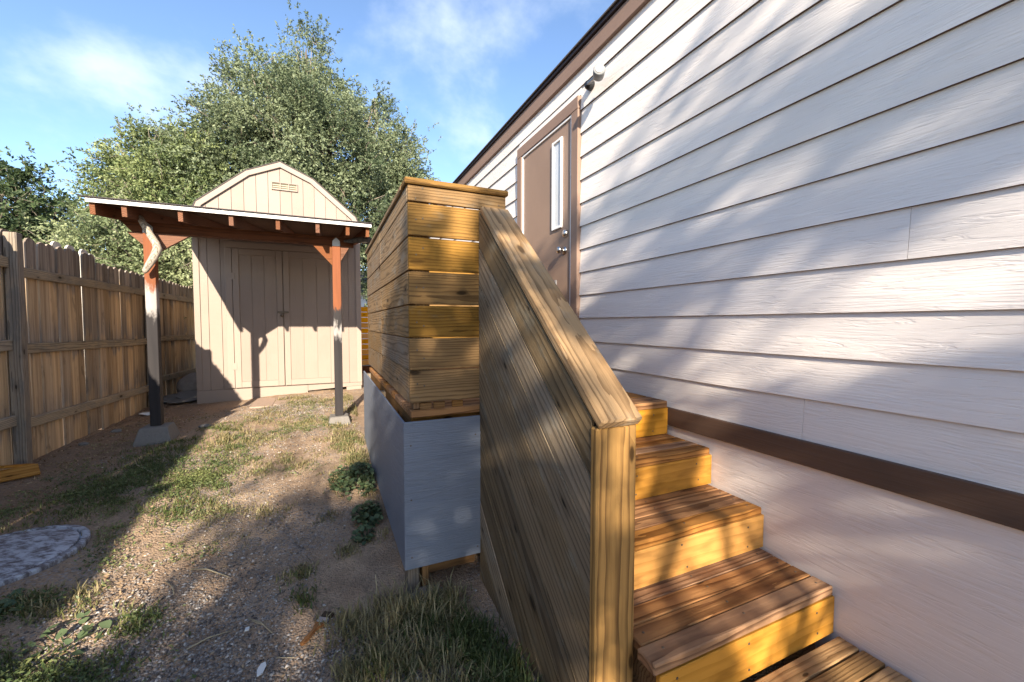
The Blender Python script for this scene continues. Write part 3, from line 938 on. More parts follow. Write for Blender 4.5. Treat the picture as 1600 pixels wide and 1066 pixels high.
screw_me = lathe_mesh([(0.0045, 0.0), (0.0045, 0.0012), (0.003, 0.0016)], 8)
screw_me.materials.append(M['brass'])
def screw(parent, loc, direction):
    link('screw', screw_me, None, parent, axis_mtx(loc, direction))
for o in [c for c in stairs.children if c.name.startswith('riser')]:
    t_ = WORLD[o.name].translation
    for xx in (0.96, 1.32, 1.70):
        for dz in (-0.045, 0.045):
            screw(o, (xx + random.uniform(-0.02, 0.02), t_.y - 0.0102, t_.z + dz + random.uniform(-0.006, 0.006)), (0, -1, 0))
for o in [c for c in stairs.children if c.name.startswith('tread_board')]:
    t_ = WORLD[o.name].translation
    for xx in (0.945, 1.34, 1.74):
        screw(o, (xx + random.uniform(-0.012, 0.012), t_.y + random.uniform(-0.008, 0.008), t_.z + 0.0181), (0, 0, 1))
for o in [c for c in deck.children if c.name.startswith('guard_board')]:
    t_ = WORLD[o.name].translation
    if abs(t_.y - (DY0 - 0.011)) < 0.01:
        for xx in (0.415, 0.45, 0.865):
            screw(o, (xx, t_.y - 0.0112, t_.z + random.uniform(-0.035, 0.035)), (0, -1, 0))
for o in [c for c in deck.children if c.name.startswith('skirt_panel')][:1]:
    for xx, z_ in ((0.375, -0.62), (0.375, -0.90), (0.375, -1.20), (0.72, -0.60), (0.73, -1.22)):
        screw(o, (xx, PY - 0.0122, z_), (0, -1, 0))

# ------------------------------------------------------------------ lower landing
lnd = thing('wooden_landing', (1.35, 0.6, -1.45), 'low slatted timber landing at the foot of the stairs', 'landing')
y = 0.884
k = 0
while y > 0.0:
    gap = 0.006 if k != 2 else 0.018
    board('landing_board', (0.93, y - 0.070, -1.252), (W - 0.020 - random.uniform(0, 0.012), y, -1.215), M['landing'], lnd, 0.004, 0.001)
    y -= 0.070 + gap; k += 1
for x in (1.0, 1.70):
    board('landing_joist', (x, 0.02, -1.46), (x + 0.038, 0.85, -1.254), M['joist'], lnd)

# ------------------------------------------------------------------ shed
SY = 7.40
shed = thing('garden_shed', (-0.62, SY, -1.2), 'tan barn-roofed garden shed with double doors and a gable vent', 'shed')
SX0, SX1, SC = -1.755, 0.515, -0.62
SD = 2.6
# core
prof = [(-1.12, -0.99), (1.12, -0.99), (1.12, 1.50), (1.02, 1.72), (0.43, 2.24), (0.0, 2.43), (-0.43, 2.24), (-1.02, 1.72), (-1.12, 1.50)]
prism('wall_core', [(SC + p[0], p[1]) for p in prof], 1, SY + 0.006, SY + SD, M['shed'], shed)
def gable_z(dx):
    dx = abs(dx)
    return float(np.interp(dx, [0, 0.43, 1.02, 1.14], [2.435, 2.245, 1.725, 1.50]))
# front wall of grooved vertical boards
x = SX0
pw = 0.1605
kk = 0
bounds = []
while x < SX1 - 0.01:
    bounds.append((x, min(x + pw, SX1))); x += pw
for (a, b) in bounds:
    za = gable_z(a + 0.003 - SC) - 0.012; zb_ = gable_z(b - 0.003 - SC) - 0.012
    pts = [(a + 0.003, -1.0), (b - 0.003, -1.0), (b - 0.003, zb_)]
    for kx in (SC - 1.02, SC - 0.43, SC, SC + 0.43, SC + 1.02):
        if a + 0.006 < kx < b - 0.006: pts.append((kx, gable_z(kx - SC) - 0.012))
    pts = pts[:3] + sorted(pts[3:], key=lambda q: -q[0]) + [(a + 0.003, za)]
    me_o = prism('wall_board', pts, 1, SY - 0.010, SY + 0.004, M['shed'], shed)
# corner boards
board('corner_board', (SX0 - 0.012, SY - 0.026, -1.0), (SX0 + 0.062, SY - 0.012, 1.45), M['shedtrim'], shed)
board('corner_board', (SX1 - 0.065, SY - 0.026, -1.0), (SX1 + 0.012, SY - 0.012, 1.45), M['shedtrim'], shed)
# base boards
board('base_board', (SX0 - 0.012, SY - 0.030, -1.215), (-0.30, SY - 0.004, -1.003), M['shedtrim'], shed)
prism('base_board', [(-0.297, -1.092), (SX1 + 0.01, -1.052), (SX1 + 0.01, -1.003), (-0.297, -1.003)], 1, SY - 0.030, SY - 0.004, M['shedtrim'], shed)
board('skid_and_gap_fill', (0.28, SY - 0.02, -1.20), (SX1, SY + SD, -1.056), M['shedtrim'], shed)
board('skid_and_gap_fill', (-0.30, SY + 0.10, -1.25), (0.29, SY + SD, -1.02), M['sheddark'], shed)  # near-black block paints the shade in the gap under the shed
# doors
def door_leaf(x0, x1, hinge):
    z0, z1 = -0.985, 1.125
    d = board('door', (x0 + 0.003, SY - 0.028, z0), (x1 - 0.003, SY - 0.012, z1), M['shed'], shed)
    st = 0.085
    board('door_stile', (x0 + 0.003, SY - 0.044, z0), (x0 + st, SY - 0.029, z1), M['shedtrim'], d)
    board('door_stile', (x1 - st, SY - 0.044, z0), (x1 - 0.003, SY - 0.029, z1), M['shedtrim'], d)
    board('door_rail', (x0 + st + 0.001, SY - 0.043, z0), (x1 - st - 0.001, SY - 0.029, z0 + 0.09), M['shedtrim'], d)
    board('door_rail', (x0 + st + 0.001, SY - 0.043, z1 - 0.09), (x1 - st - 0.001, SY - 0.029, z1), M['shedtrim'], d)
    n = 3
    w = (x1 - x0 - 2 * st) / n
    for i in range(n):
        board('door_plank', (x0 + st + i * w + 0.003, SY - 0.034, z0 + 0.092), (x0 + st + (i + 1) * w - 0.003, SY - 0.0285, z1 - 0.092), M['shed'], d, 0.002)
    hx = x0 if hinge < 0 else x1
    for hz in (z0 + 0.33, z1 - 0.42):
        board('hinge', (hx - 0.03, SY - 0.048, hz - 0.05), (hx + 0.03, SY - 0.0445, hz + 0.05), M['shedtrim'], d, 0.001)
    return d
dl = door_leaf(-1.285, -0.622, -1)
dr = door_leaf(-0.618, 0.135, 1)
board('door_casing', (-1.375, SY - 0.040, -0.985), (-1.288, SY - 0.012, 1.128), M['shedtrim'], shed)
board('door_casing', (0.138, SY - 0.040, -0.985), (0.215, SY - 0.012, 1.128), M['shedtrim'], shed)
board('door_casing', (-1.375, SY - 0.040, 1.131), (0.215, SY - 0.012, 1.225), M['shedtrim'], shed)
board('latch', (-0.70, SY - 0.062, 0.155), (-0.55, SY - 0.046, 0.185), M['brass'], dr, 0.003)
turned('padlock', [(0.018, 0), (0.022, 0.01), (0.022, 0.035), (0.016, 0.04)], (-0.64, SY - 0.065, 0.10), (0, 0, 1), M['brass'], dr, 12)
# vent
vx0, vx1, vz0, vz1 = -0.745, -0.385, 2.065, 2.185
vent = board('vent', (vx0, SY - 0.020, vz0), (vx1, SY - 0.012, vz1), M['ventslat'], shed, 0.002)
for a, b in (((vx0, vz0), (vx1, vz0 + 0.014)), ((vx0, vz1 - 0.014), (vx1, vz1))):
    board('vent_frame', (a[0], SY - 0.036, a[1]), (b[0], SY - 0.021, b[1]), M['shedtrim'], vent, 0.002)
for i in range(4):
    xx = vx0 + i * (vx1 - vx0 - 0.014) / 3
    board('vent_frame', (xx, SY - 0.034, vz0 + 0.015), (xx + 0.014, SY - 0.021, vz1 - 0.015), M['shedtrim'], vent, 0.002)
for i in range(3):
    xa = vx0 + 0.016 + i * (vx1 - vx0 - 0.014) / 3
    xb = vx0 - 0.002 + (i + 1) * (vx1 - vx0 - 0.014) / 3
    for j in range(3):
        zz = vz0 + 0.032 + j * 0.030
        beam('vent_slat', (xa, SY - 0.026, zz), (xb, SY - 0.026, zz), 0.02, 0.004, M['ventslat'], vent, (0, 0.6, 1), 0.001)
# gambrel rake boards and roof skins
gp = [(-1.20, 1.47), (-1.08, 1.76), (-0.455, 2.29), (0.0, 2.49), (0.455, 2.29), (1.08, 1.76), (1.20, 1.47)]
for i in range(6):
    a, b = gp[i], gp[i + 1]
    d = Vector((b[0] - a[0], 0, b[1] - a[1])).normalized()
    nrm = Vector((-d.z, 0, d.x))
    pa_ = Vector((SC + a[0], SY - 0.036, a[1])) - nrm * 0.038
    pb_ = Vector((SC + b[0], SY - 0.036, b[1])) - nrm * 0.038
    pa_ -= d * 0.012; pb_ += d * 0.012
    pa_.y -= 0.0015 * (i % 2); pb_.y -= 0.0015 * (i % 2)
    beam('rake_board', pa_ , pb_, 0.022, 0.072, M['shedtrim'], shed, tuple(nrm))
    mid = Vector((SC, SY - 0.052 + (SD + 0.15) / 2 + 0.0, 0))
    pa2 = Vector((SC + a[0], mid.y, a[1])) + nrm * 0.008
    pb2 = Vector((SC + b[0], mid.y, b[1])) + nrm * 0.008
    beam('roof_panel', pa2, pb2, SD + 0.15, 0.016, M['shingle'], shed, tuple(nrm), 0.002)

# pavers at the shed door
for i, (x0, x1, cxs) in enumerate(((-0.985, -0.715, 0), (-0.705, -0.42, 0))):
    zg = -1.155 + 0.01 * i
    pv = board('paving_slab', (x0, 6.50 + 0.02 * i, zg - 0.05), (x1, 7.22, zg + 0.012), M['slab'], None, 0.006)
    tag(pv, ['pinkish paving slab at shed door, the one farther from the deck', 'pinkish paving slab at shed door, the one nearer the deck'][i], 'paving slab', 'slabs before the shed door')

# ------------------------------------------------------------------ lean-to shelter
sh = thing('lean_to_shelter', (-0.7, 5.2, -1.1), 'red-stained open timber shelter with flat roof before the shed', 'shelter')
BY = 5.22
PLX, PRX = -1.585, 0.112
pm1 = shelter_post_mat('shelter_post_stain', 0.17, 0.11, 0.34)
pm2 = shelter_post_mat('shelter_post_stain_b', 0.17, -0.13, -0.02)
def shelter_post(xc, zb, mat):
    zt = 0.888
    me = box_mesh(zt - zb, 0.088, 0.088, 0.004)
    # local X up with its zero at eye level so the colour bands sit at their heights
    for v in me.vertices: v.co.x += (zt + zb) / 2
    R = Matrix(((0, 1, 0), (0, 0, 1), (1, 0, 0))).to_4x4()
    return link('post', me, mat, sh, Matrix.Translation((xc, BY, 0)) @ R)
shelter_post(PLX, -1.030, pm1)
shelter_post(PRX, -1.085, pm2)
# beam with raked end
BF = 5.185                                   # front face of the beam
prism('beam', [(-1.80, 0.992), (0.30, 0.992), (0.30, 0.890), (-1.715, 0.890)], 1, BF, BF + 0.075, M['darkbeam'], sh)
EY, EZ, RS = 4.80, 0.985, 0.135               # eave line, rafter underside there, roof pitch
def on_slope(y, dz):
    return EZ + dz + (y - EY) * RS
YB_ = SY - 0.06
def slope_piece(name, x0, x1, y0, y1, lo, hi, mat):
    beam(name, ((x0 + x1) / 2, y0, on_slope(y0, (lo + hi) / 2)), ((x0 + x1) / 2, y1, on_slope(y1, (lo + hi) / 2)), x1 - x0, hi - lo, mat, sh, (0, 0, 1), 0.002)
for xr in (-1.855, -1.640, -1.235, -0.837, -0.438, -0.073, 0.222):
    slope_piece('rafter', xr - 0.019, xr + 0.019, EY + 0.02, YB_, -0.036, 0.070, M['redwood'])
slope_piece('rafter', 0.41, 0.445, EY + 0.04, YB_, -0.036, 0.070, M['redwood'])
slope_piece('roof_sheet', -1.885, 0.462, EY, YB_, 0.072, 0.086, M['ply'])
slope_piece('fascia_strip', -1.885, 0.464, EY - 0.020, EY - 0.002, 0.066, 0.104, M['white'])
slope_piece('roof_felt', -1.925, 0.468, EY - 0.04, YB_, 0.106, 0.116, M['eave'])
board('ledger', (-1.80, YB_ + 0.002, 1.26), (0.40, YB_ + 0.036, 1.33), M['darkbeam'], sh)
# triangular knee gussets
def gusset(x0, x1, zlow):
    prism('gusset', [(x0, 0.888), (x1, 0.888), (x0, zlow)], 1, BY - 0.030, BY + 0.008, M['redwood'], sh)
gusset(PLX + 0.0455, -1.255, 0.69)
gusset(PLX - 0.0455, -1.755, 0.765)
gusset(PRX - 0.0455, -0.135, 0.665)
gusset(PRX + 0.0455, 0.255, 0.72)
for xc in (PLX - 0.005, PRX):
    pts = [(xc - 0.040, 0.885), (xc + 0.040, 0.885), (xc + 0.040, 0.945), (xc, 0.985), (xc - 0.040, 0.945)]
    prism('bracket', pts, 1, BF - 0.006, BF - 0.001, M['steel'], sh)

def pier_block(x, y, zt, label, s=1.0):
    h = 0.185
    r0, r1 = 0.142 * s, 0.088 * s
    bm = bmesh.new()
    lv = []
    for (r, z) in ((r0, zt - h - 0.06), (r0, zt - h * 0.75), (r1 * 1.22, zt - 0.012), (r1 * 1.15, zt)):
        lv.append([bm.verts.new((x + sx * r, y + sy * r, z)) for sx, sy in ((-1, -1), (1, -1), (1, 1), (-1, 1))])
    for i in range(3):
        for k in range(4):
            bm.faces.new([lv[i][k], lv[i][(k + 1) % 4], lv[i + 1][(k + 1) % 4], lv[i + 1][k]])
    bm.faces.new(lv[-1])
    bmesh.ops.bevel(bm, geom=bm.edges[:], offset=0.006, segments=1, affect='EDGES')
    me = bpy.data.meshes.new('pier_block'); bm.to_mesh(me); bm.free()
    for v in me.vertices:
        v.co -= Vector((x, y, zt - h))
    o = link('pier_block', me, M['concrete'], None, Matrix.Translation((x, y, zt - h)))
    tag(o, label, 'concrete block', 'pier blocks under the shelter posts')
pier_block(PLX, BY, -1.032, 'grey concrete pier block under the shelter post nearer the fence', 1.05)
pier_block(PRX, BY, -1.087, 'grey concrete pier block under the shelter post nearer the deck', 0.95)

# driftwood pieces on the shelter
vs, fs = tube_geo([(-1.625, 5.10, 1.02), (-1.585, 5.085, 0.945), (-1.545, 5.08, 0.86), (-1.500, 5.075, 0.775), (-1.485, 5.07, 0.725), (-1.508, 5.07, 0.655), (-1.55, 5.075, 0.575), (-1.592, 5.085, 0.505), (-1.60, 5.09, 0.480)],
                  [0.026, 0.030, 0.031, 0.033, 0.038, 0.036, 0.032, 0.026, 0.010], 9)
dw = pyd('driftwood_branch', vs, fs, M['drift'], None, None, True)
tag(dw, 'crooked bleached driftwood branch fixed across the shelter post top', 'driftwood')
vs, fs = tube_geo([(0.19, 5.10, 0.935), (0.27, 5.09, 0.940), (0.34, 5.085, 0.958), (0.41, 5.08, 0.957), (0.475, 5.075, 0.962), (0.485, 5.075, 0.962)], [0.012, 0.026, 0.034, 0.040, 0.043, 0.030], 9)
dw2 = pyd('driftwood_log', vs, fs, M['darkdrift'], None, None, True)
tag(dw2, 'short dark driftwood log at the deck end of the shelter beam', 'driftwood')

# ------------------------------------------------------------------ fence
fen = thing('wooden_fence', (-2.36, 5.0, -1.22), 'weathered brown picket fence with three rails along the yard', 'fence')
FX = -2.375
def picket_mesh(h, w, seed, style):
    r = random.Random(seed)
    t = 0.016
    top = []
    if style == 0:
        prof_ = [(-0.5, 0.955), (-0.40, 0.978), (-0.18, 0.997), (0.06, 1.0), (0.30, 0.988), (0.44, 0.968), (0.5, 0.95)]
    else:
        prof_ = [(-0.5, 0.972), (-0.30, 0.996), (-0.05, 1.0), (0.22, 0.998), (0.40, 0.982), (0.5, 0.962)]
    pts = [(0.0, -w / 2), (0.0, w / 2)] + [(h * (1 - (1 - q[1]) * 0.55), -q[0] * w) for q in prof_]
    n = len(pts)
    bm = bmesh.new()
    A = [bm.verts.new((p[0], p[1], t / 2)) for p in pts]
    B = [bm.verts.new((p[0], p[1], -t / 2)) for p in pts]
    bm.faces.new(A); bm.faces.new(B[::-1])
    for i in range(n):
        bm.faces.new([A[(i + 1) % n], A[i], B[i], B[(i + 1) % n]])
    bmesh.ops.recalc_face_normals(bm, faces=bm.faces[:])
    me = bpy.data.meshes.new('picket'); bm.to_mesh(me); bm.free()
    me.materials.append(M['picket'])
    return me
pmesh = [picket_mesh(1.965, 0.138, i, i % 2) for i in range(4)]
PR = Matrix(((0, 0, 1), (0, 1, 0), (1, 0, 0)))
PR = Matrix(((0, 0, -1), (0, 1, 0), (1, 0, 0))).to_4x4()
y = -4.6
i = 0
while y < 10.3:
    skip = 0.007 + random.uniform(0, 0.008)
    if abs(y - 5.35) < 0.07 or abs(y - 5.66) < 0.07: skip = 0.016
    top_drop = -0.055 if y > 6.25 else 0.0
    dz = random.uniform(-0.014, 0.014) + top_drop
    T = Matrix.Translation((FX + random.uniform(-0.014, 0.003), y, -1.215 + dz)) @ Matrix.Rotation(random.uniform(-0.007, 0.007), 4, 'X') @ PR
    link('picket', pmesh[i % 4], None, fen, T)
    y += 0.138 + skip; i += 1
# a few paler boards fixed on the far side
for (yy, zt, w) in ((5.52, 0.795, 0.15), (5.76, 0.80, 0.15), (6.02, 0.80, 0.155), (6.17, 0.775, 0.14)):
    me = picket_mesh(zt + 0.9, w, 9, 1)
    me.materials.clear(); me.materials.append(M['palepicket'])
    link('picket', me, None, fen, Matrix.Translation((FX - 0.030, yy, -0.9)) @ PR)
posts = [-3.45, -0.72, 2.01, 4.74, 7.50, 10.15]
for py in posts:
    board('fence_post', (FX + 0.012, py - 0.040, -1.5), (FX + 0.092, py + 0.040, 0.735 if py < 6 else 0.42), M['fencepost'], fen, 0.006, 0.003)
for a, b in zip(posts[:-1], posts[1:]):
    off = 0.05 if b < 5 else 0.0
    sag = [random.uniform(-0.01, 0.01) for _ in range(3)]
    for j, zr in enumerate((0.435, -0.225, -0.845)):
        zA = zr + off + sag[j]; zB = zr + off - (0.04 if a > 4 else 0) * j + sag[j] * 0.5
        beam('fence_rail', (FX + 0.031, a + 0.049, zA), (FX + 0.031, b - 0.049, zB), 0.038, 0.086, M['fencerail'], fen, (0, 0, 1), 0.005)

# ------------------------------------------------------------------ far slat fence between shed and house, and a house beyond
sf = thing('slat_fence', (1.2, 9.62, -1.1), 'new orange horizontal slat fence between the shed and house', 'fence')
for k in range(11):
    zz = -0.93 + k * 0.118
    board('slat', (0.50, 9.60, zz), (1.80, 9.62, zz + 0.106), M['slat'], sf, 0.002)
for x in (0.52, 1.70):
    board('fence_post', (x, 9.625, -1.3), (x + 0.09, 9.715, 0.35), M['slat'], sf)
board('kick_board', (0.50, 9.605, -1.16), (1.80, 9.622, -0.95), M['darkbeam'], sf)
nh = thing('neighbour_house', (3.0, 24.0, -1.1), 'white stucco house glimpsed beyond the orange slat fence', 'house')
board('wall', (-2.0, 22.0, -1.3), (8.0, 28.0, 1.45), M['farwall'], nh)
prism('roof', [(21.6, 1.46), (28.4, 1.46), (25.0, 3.0)], 0, -2.3, 8.3, M['shingle'], nh)
for x in (0.0, 3.2, 5.6):
    wdw = board('window', (x, 21.95, -0.1), (x + 1.1, 21.995, 0.95), M['white'], nh)
    board('pane', (x + 0.06, 21.93, -0.04), (x + 1.04, 21.948, 0.89), M['glassdark'], wdw)

# ------------------------------------------------------------------ trees
def leaves_mesh(name, P, D, L, Wd, tint, seed):
    """rhombic leaves: base P, direction D, length L, width Wd"""
    r = np.random.default_rng(seed)
    n = len(P)
    D = D / (np.linalg.norm(D, axis=1, keepdims=True) + 1e-9)
    rnd = r.normal(0, 1, (n, 3))
    S_ = np.cross(D, rnd); S_ /= (np.linalg.norm(S_, axis=1, keepdims=True) + 1e-9)
    N_ = np.cross(S_, D)
    L = L[:, None]; Wd = Wd[:, None]
    mid = P + D * L * 0.45 + N_ * L * 0.06
    V = np.empty((n, 4, 3))
    V[:, 0] = P; V[:, 1] = mid + S_ * Wd * 0.5; V[:, 2] = P + D * L; V[:, 3] = mid - S_ * Wd * 0.5
    F = np.arange(n * 4).reshape(n, 4)
    return fast_mesh(name, V.reshape(-1, 3), F, np.repeat(tint, 4))


def make_tree(name, base, lumps, label, mat, sprays, group, seed, leaf=0.085, per=14, slen=0.5, trunk_r=0.16, shell=0.55, droop=0.35, fork=None, twigmat='twig', gate=None, twigs=True, droot=0.35):
    """lumps: (centre xyz, radii xyz). Trunk and limbs reach every lump; leafy sprays fill the lumps."""
    r = np.random.default_rng(seed)
    root = thing(name, base, label, 'tree', group)
    base = Vector(base)
    C = np.array([l[0] for l in lumps], dtype=float); Rr = np.array([l[1] for l in lumps], dtype=float)
    fork = Vector(fork) if fork else Vector((base.x, base.y, base.z + (C[:, 2].mean() - base.z) * 0.45))
    vs, fs = [], []
    tp = [base - Vector((0, 0, 0.4)), base.lerp(fork, 0.5) + Vector((0.06, 0.05, 0)), fork]
    tube_geo(tp, [trunk_r * 1.35, trunk_r * 1.05, trunk_r * 0.9], 9, vs, fs)
    pyd('trunk', vs, fs, M['bark'], root, None, True)
    vs, fs = [], []
    tv, tf = [], []
    for c, rad in zip(C, Rr):
        c_ = Vector(c)
        m1 = fork.lerp(c_, 0.45) + Vector(r.normal(0, 0.12, 3)) + Vector((0, 0, 0.12))
        tube_geo([fork - Vector((0, 0, 0.2)), m1, c_, c_ + Vector((0, 0, rad[2] * 0.6))], [trunk_r * 0.62, trunk_r * 0.42, trunk_r * 0.24, 0.012], 6, vs, fs)
        for _ in range(7):
            d = r.normal(0, 1, 3); d[2] = abs(d[2]) * 0.7 + 0.1; d /= np.linalg.norm(d)
            e = Vector(c + d * rad * 0.92)
            s = m1.lerp(c_, r.uniform(0.3, 1.0))
            mm = s.lerp(e, 0.5) + Vector(r.normal(0, 0.08, 3))
            tube_geo([s, mm, e], [trunk_r * 0.18, trunk_r * 0.11, 0.006], 5, tv, tf)
    pyd('limbs', vs, fs, M['bark'], root, None, True)
    # sprays
    vol = Rr.prod(axis=1) ** 0.8
    idx = r.choice(len(C), sprays, p=vol / vol.sum())
    d = r.normal(0, 1, (sprays, 3)); d /= np.linalg.norm(d, axis=1, keepdims=True)
    rad = shell + (1.04 - shell) * r.random(sprays) ** 0.7
    bump_ = 1 + 0.16 * np.sin(d[:, 0] * 7 + idx * 1.7) * np.sin(d[:, 2] * 6 + idx) + 0.10 * np.sin(d[:, 1] * 11 + idx * 3.1)
    P0 = C[idx] + d * Rr[idx] * (rad * bump_)[:, None]
    if gate is None:                       # gather the sprays into bunches so the crown has clumps and hollows
        nc = max(30, sprays // 20)
        pick = r.choice(sprays, nc, replace=False)
        own = r.integers(0, nc, sprays)
        src = pick[own]
        P0 = P0[src] + r.normal(0, 1, (sprays, 3)) * (0.18 * (0.5 + r.random(nc))[own])[:, None]
        d, idx = d[src], idx[src]
    ns = len(P0)
    dirs = d + r.normal(0, 0.45, (ns, 3)); dirs[:, 2] += droot
    dirs /= np.linalg.norm(dirs, axis=1, keepdims=True)
    sl = slen * r.uniform(0.5, 1.35, ns)
    t = np.tile(np.linspace(0.05, 1, per), (ns, 1)) + r.normal(0, 0.03, (ns, per))
    pts = P0[:, None, :] + dirs[:, None, :] * (t * sl[:, None])[:, :, None]
    pts[:, :, 2] -= droop * (t ** 2) * sl[:, None]
    side = r.normal(0, 1, (ns, per, 3))
    ld = dirs[:, None, :] * 0.55 + side * 0.6
    ld[:, :, 2] -= 0.25
    Lf = leaf * r.uniform(0.6, 1.25, ns * per)
    clump = np.clip(0.45 + 0.28 * np.sin(C[idx][:, 0] * 3.1 + P0[:, 0] * 1.9 + P0[:, 2] * 2.3) + r.normal(0, 0.12, ns), 0, 1)
    tint = np.clip(np.repeat(clump, per) + r.normal(0, 0.16, ns * per), 0, 1)
    lp, ldv = pts.reshape(-1, 3), ld.reshape(-1, 3)
    if gate is not None:
        k_ = gate(lp, r)
        lp, ldv, Lf, tint = lp[k_], ldv[k_], Lf[k_], tint[k_]
    me = leaves_mesh(name + '_leaves', lp, ldv, Lf, Lf * 0.48, tint, seed + 1)
    link('crown', me, M[mat], root)
    # fine twigs under some of the sprays
    if twigs:
        for k in r.choice(ns, min(ns // 5, 700), replace=False):
            a = P0[k] - dirs[k] * 0.3; b = pts[k, -1]
            m_ = (a + b) / 2 + r.normal(0, 0.03, 3)
            tube_geo([a, m_, b], [0.008, 0.006, 0.003], 4, tv, tf)
    o = pyd('twigs', tv, tf, M[twigmat], root, None, True)
    o['kind'] = 'stuff'
    return root

def lump(cx, cy, Yt, rx, rz, ry=None):
    return ((cx, Yt, cy), (rx, ry if ry else (rx + rz) / 2, rz))

make_tree('elm_tree', (-0.6, 13.4, -1.1), [
    lump(-0.40, 7.15, 13.2, 0.50, 0.95), lump(-0.30, 6.45, 13.2, 0.75, 0.8), lump(-1.35, 5.75, 13.0, 1.2, 1.1), lump(0.25, 5.85, 13.2, 0.8, 0.95), lump(1.50, 6.05, 13.3, 0.55, 0.95), lump(2.2, 5.0, 13.2, 0.7, 0.8), lump(2.55, 4.2, 13.1, 0.6, 0.8),
    lump(1.75, 4.55, 13.1, 1.05, 1.10), lump(-2.05, 4.65, 12.8, 1.05, 1.05), lump(-0.30, 4.50, 12.3, 1.70, 1.35), lump(2.20, 3.35, 13.0, 0.95, 1.00),
    lump(-2.45, 3.60, 12.6, 1.15, 1.05), lump(0.75, 3.10, 12.4, 1.35, 1.15), lump(1.75, 1.85, 13.2, 1.0, 1.2), lump(-1.0, 2.9, 12.5, 1.3, 1.2)],
    'tall grey-green elm tree rising behind the barn-roofed shed', 'elm', 22000, 'trees beyond the yard', 21, 0.070, 15, 0.29, 0.20, 0.55, 0.25)
make_tree('elm_tree', (-3.6, 12.6, -1.1), [
    lump(-3.75, 3.7, 12.6, 0.8, 0.75), lump(-3.05, 3.55, 12.4, 0.85, 0.85), lump(-4.3, 3.15, 12.5, 0.55, 0.5), lump(-3.5, 2.6, 12.2, 1.0, 0.9), lump(-2.7, 2.0, 12.0, 0.9, 1.1), lump(-3.1, 0.9, 12.0, 1.1, 1.0)],
    'bushy mid-green elm beside the taller elm, over the fence', 'elm2', 8600, 'trees beyond the yard', 33, 0.068, 14, 0.28, 0.12, 0.55, 0.25)
make_tree('willow_shrub', (-3.8, 10.8, -1.1), [
    lump(-3.95, 1.25, 10.8, 0.6, 0.6), lump(-3.4, 1.5, 10.6, 0.65, 0.7), lump(-4.3, 0.85, 10.9, 0.4, 0.5), lump(-2.9, 0.8, 10.6, 0.75, 0.9), lump(-3.7, 0.4, 10.6, 0.9, 0.8), lump(-2.5, 1.1, 10.7, 0.5, 0.8)],
    'pale feathery shrub crowding over the picket fence', 'willow', 6200, 'trees beyond the yard', 45, 0.062, 14, 0.28, 0.06, 0.5, 0.15)
make_tree('dark_tree', (-8.5, 17.5, -1.1), [
    lump(-8.3, 3.6, 17.5, 1.0, 0.9), lump(-8.8, 2.9, 17.4, 1.2, 1.1), lump(-7.6, 3.1, 17.5, 0.75, 0.65), lump(-7.9, 2.1, 17.4, 1.0, 0.9), lump(-9.6, 3.7, 17.6, 1.2, 1.2), lump(-9.8, 2.2, 17.5, 1.2, 1.2)],
    'dark green tree at the far end beyond the fence', 'darkleaf', 2300, 'trees beyond the yard', 57, 0.13, 13, 0.5, 0.15, 0.35, 0.3)

# shade trees standing behind the viewpoint: their crowns dapple the wall, stairs and path
TY = -6.5
def uv_lump(u, v, ru, rv, ry=0.9, y=TY):
    return ((u + 0.264 * y, y, v - 0.43 * y), (ru, ry, rv))
def shade_gate(P, r):
    """drop leaves by where their shadow lands, shaping the crown to cast chosen sun patches"""
    u = P[:, 0] - 0.264 * P[:, 1]; v = P[:, 2] + 0.43 * P[:, 1]
    n = vnoise(u * 3.6 + v * 1.2 + 50, v * 3.0 - u * 1.0 + 20) + 0.6 * vnoise(u * 8 + 10, v * 7 + 80)
    bl = lambda a, b, c, d: 1 / (1 + np.exp(-(u - a) / 0.06)) / (1 + np.exp((u - b) / 0.06)) / (1 + np.exp(-(v - c) / 0.06)) / (1 + np.exp((v - d) / 0.06))
    thr = 0.10 - 0.46 * bl(0.48, 1.5, -1.15, 0.34) + 0.6 * bl(-0.28, 0.40, -0.7, 0.5) + 0.12 * bl(-1.6, -0.30, -1.5, 0.0) - 0.12 * bl(0.2, 0.62, 0.3, 1.6) - 0.35 * bl(-1.2, -0.28, 0.1, 1.8)
    hole = ((u - 1.64) / 0.17) ** 2 + ((v - 0.42) / 0.26) ** 2 < 1
    return (n < thr) & ~hole
make_tree('shade_tree', (-1.3, TY, -1.5), [
    uv_lump(0.75, 1.15, 0.85, 0.85), uv_lump(1.55, 1.0, 0.7, 0.8), uv_lump(-0.15, 0.55, 0.85, 0.85), uv_lump(-0.75, -0.10, 0.65, 0.75), uv_lump(0.65, -0.1, 0.9, 0.8),
    uv_lump(1.55, -0.35, 0.8, 0.7), uv_lump(0.1, -0.75, 1.0, 0.6), uv_lump(1.2, -1.1, 1.0, 0.6), uv_lump(-0.9, -0.85, 0.6, 0.5)],
    'leafy shade tree behind the viewpoint that dapples the stairs and siding', 'elm', 2600, 'trees beyond the yard', 71, 0.10, 12, 0.40, 0.13, 0.1, 0.25, (-1.2, TY, 0.4), 'twig', shade_gate)

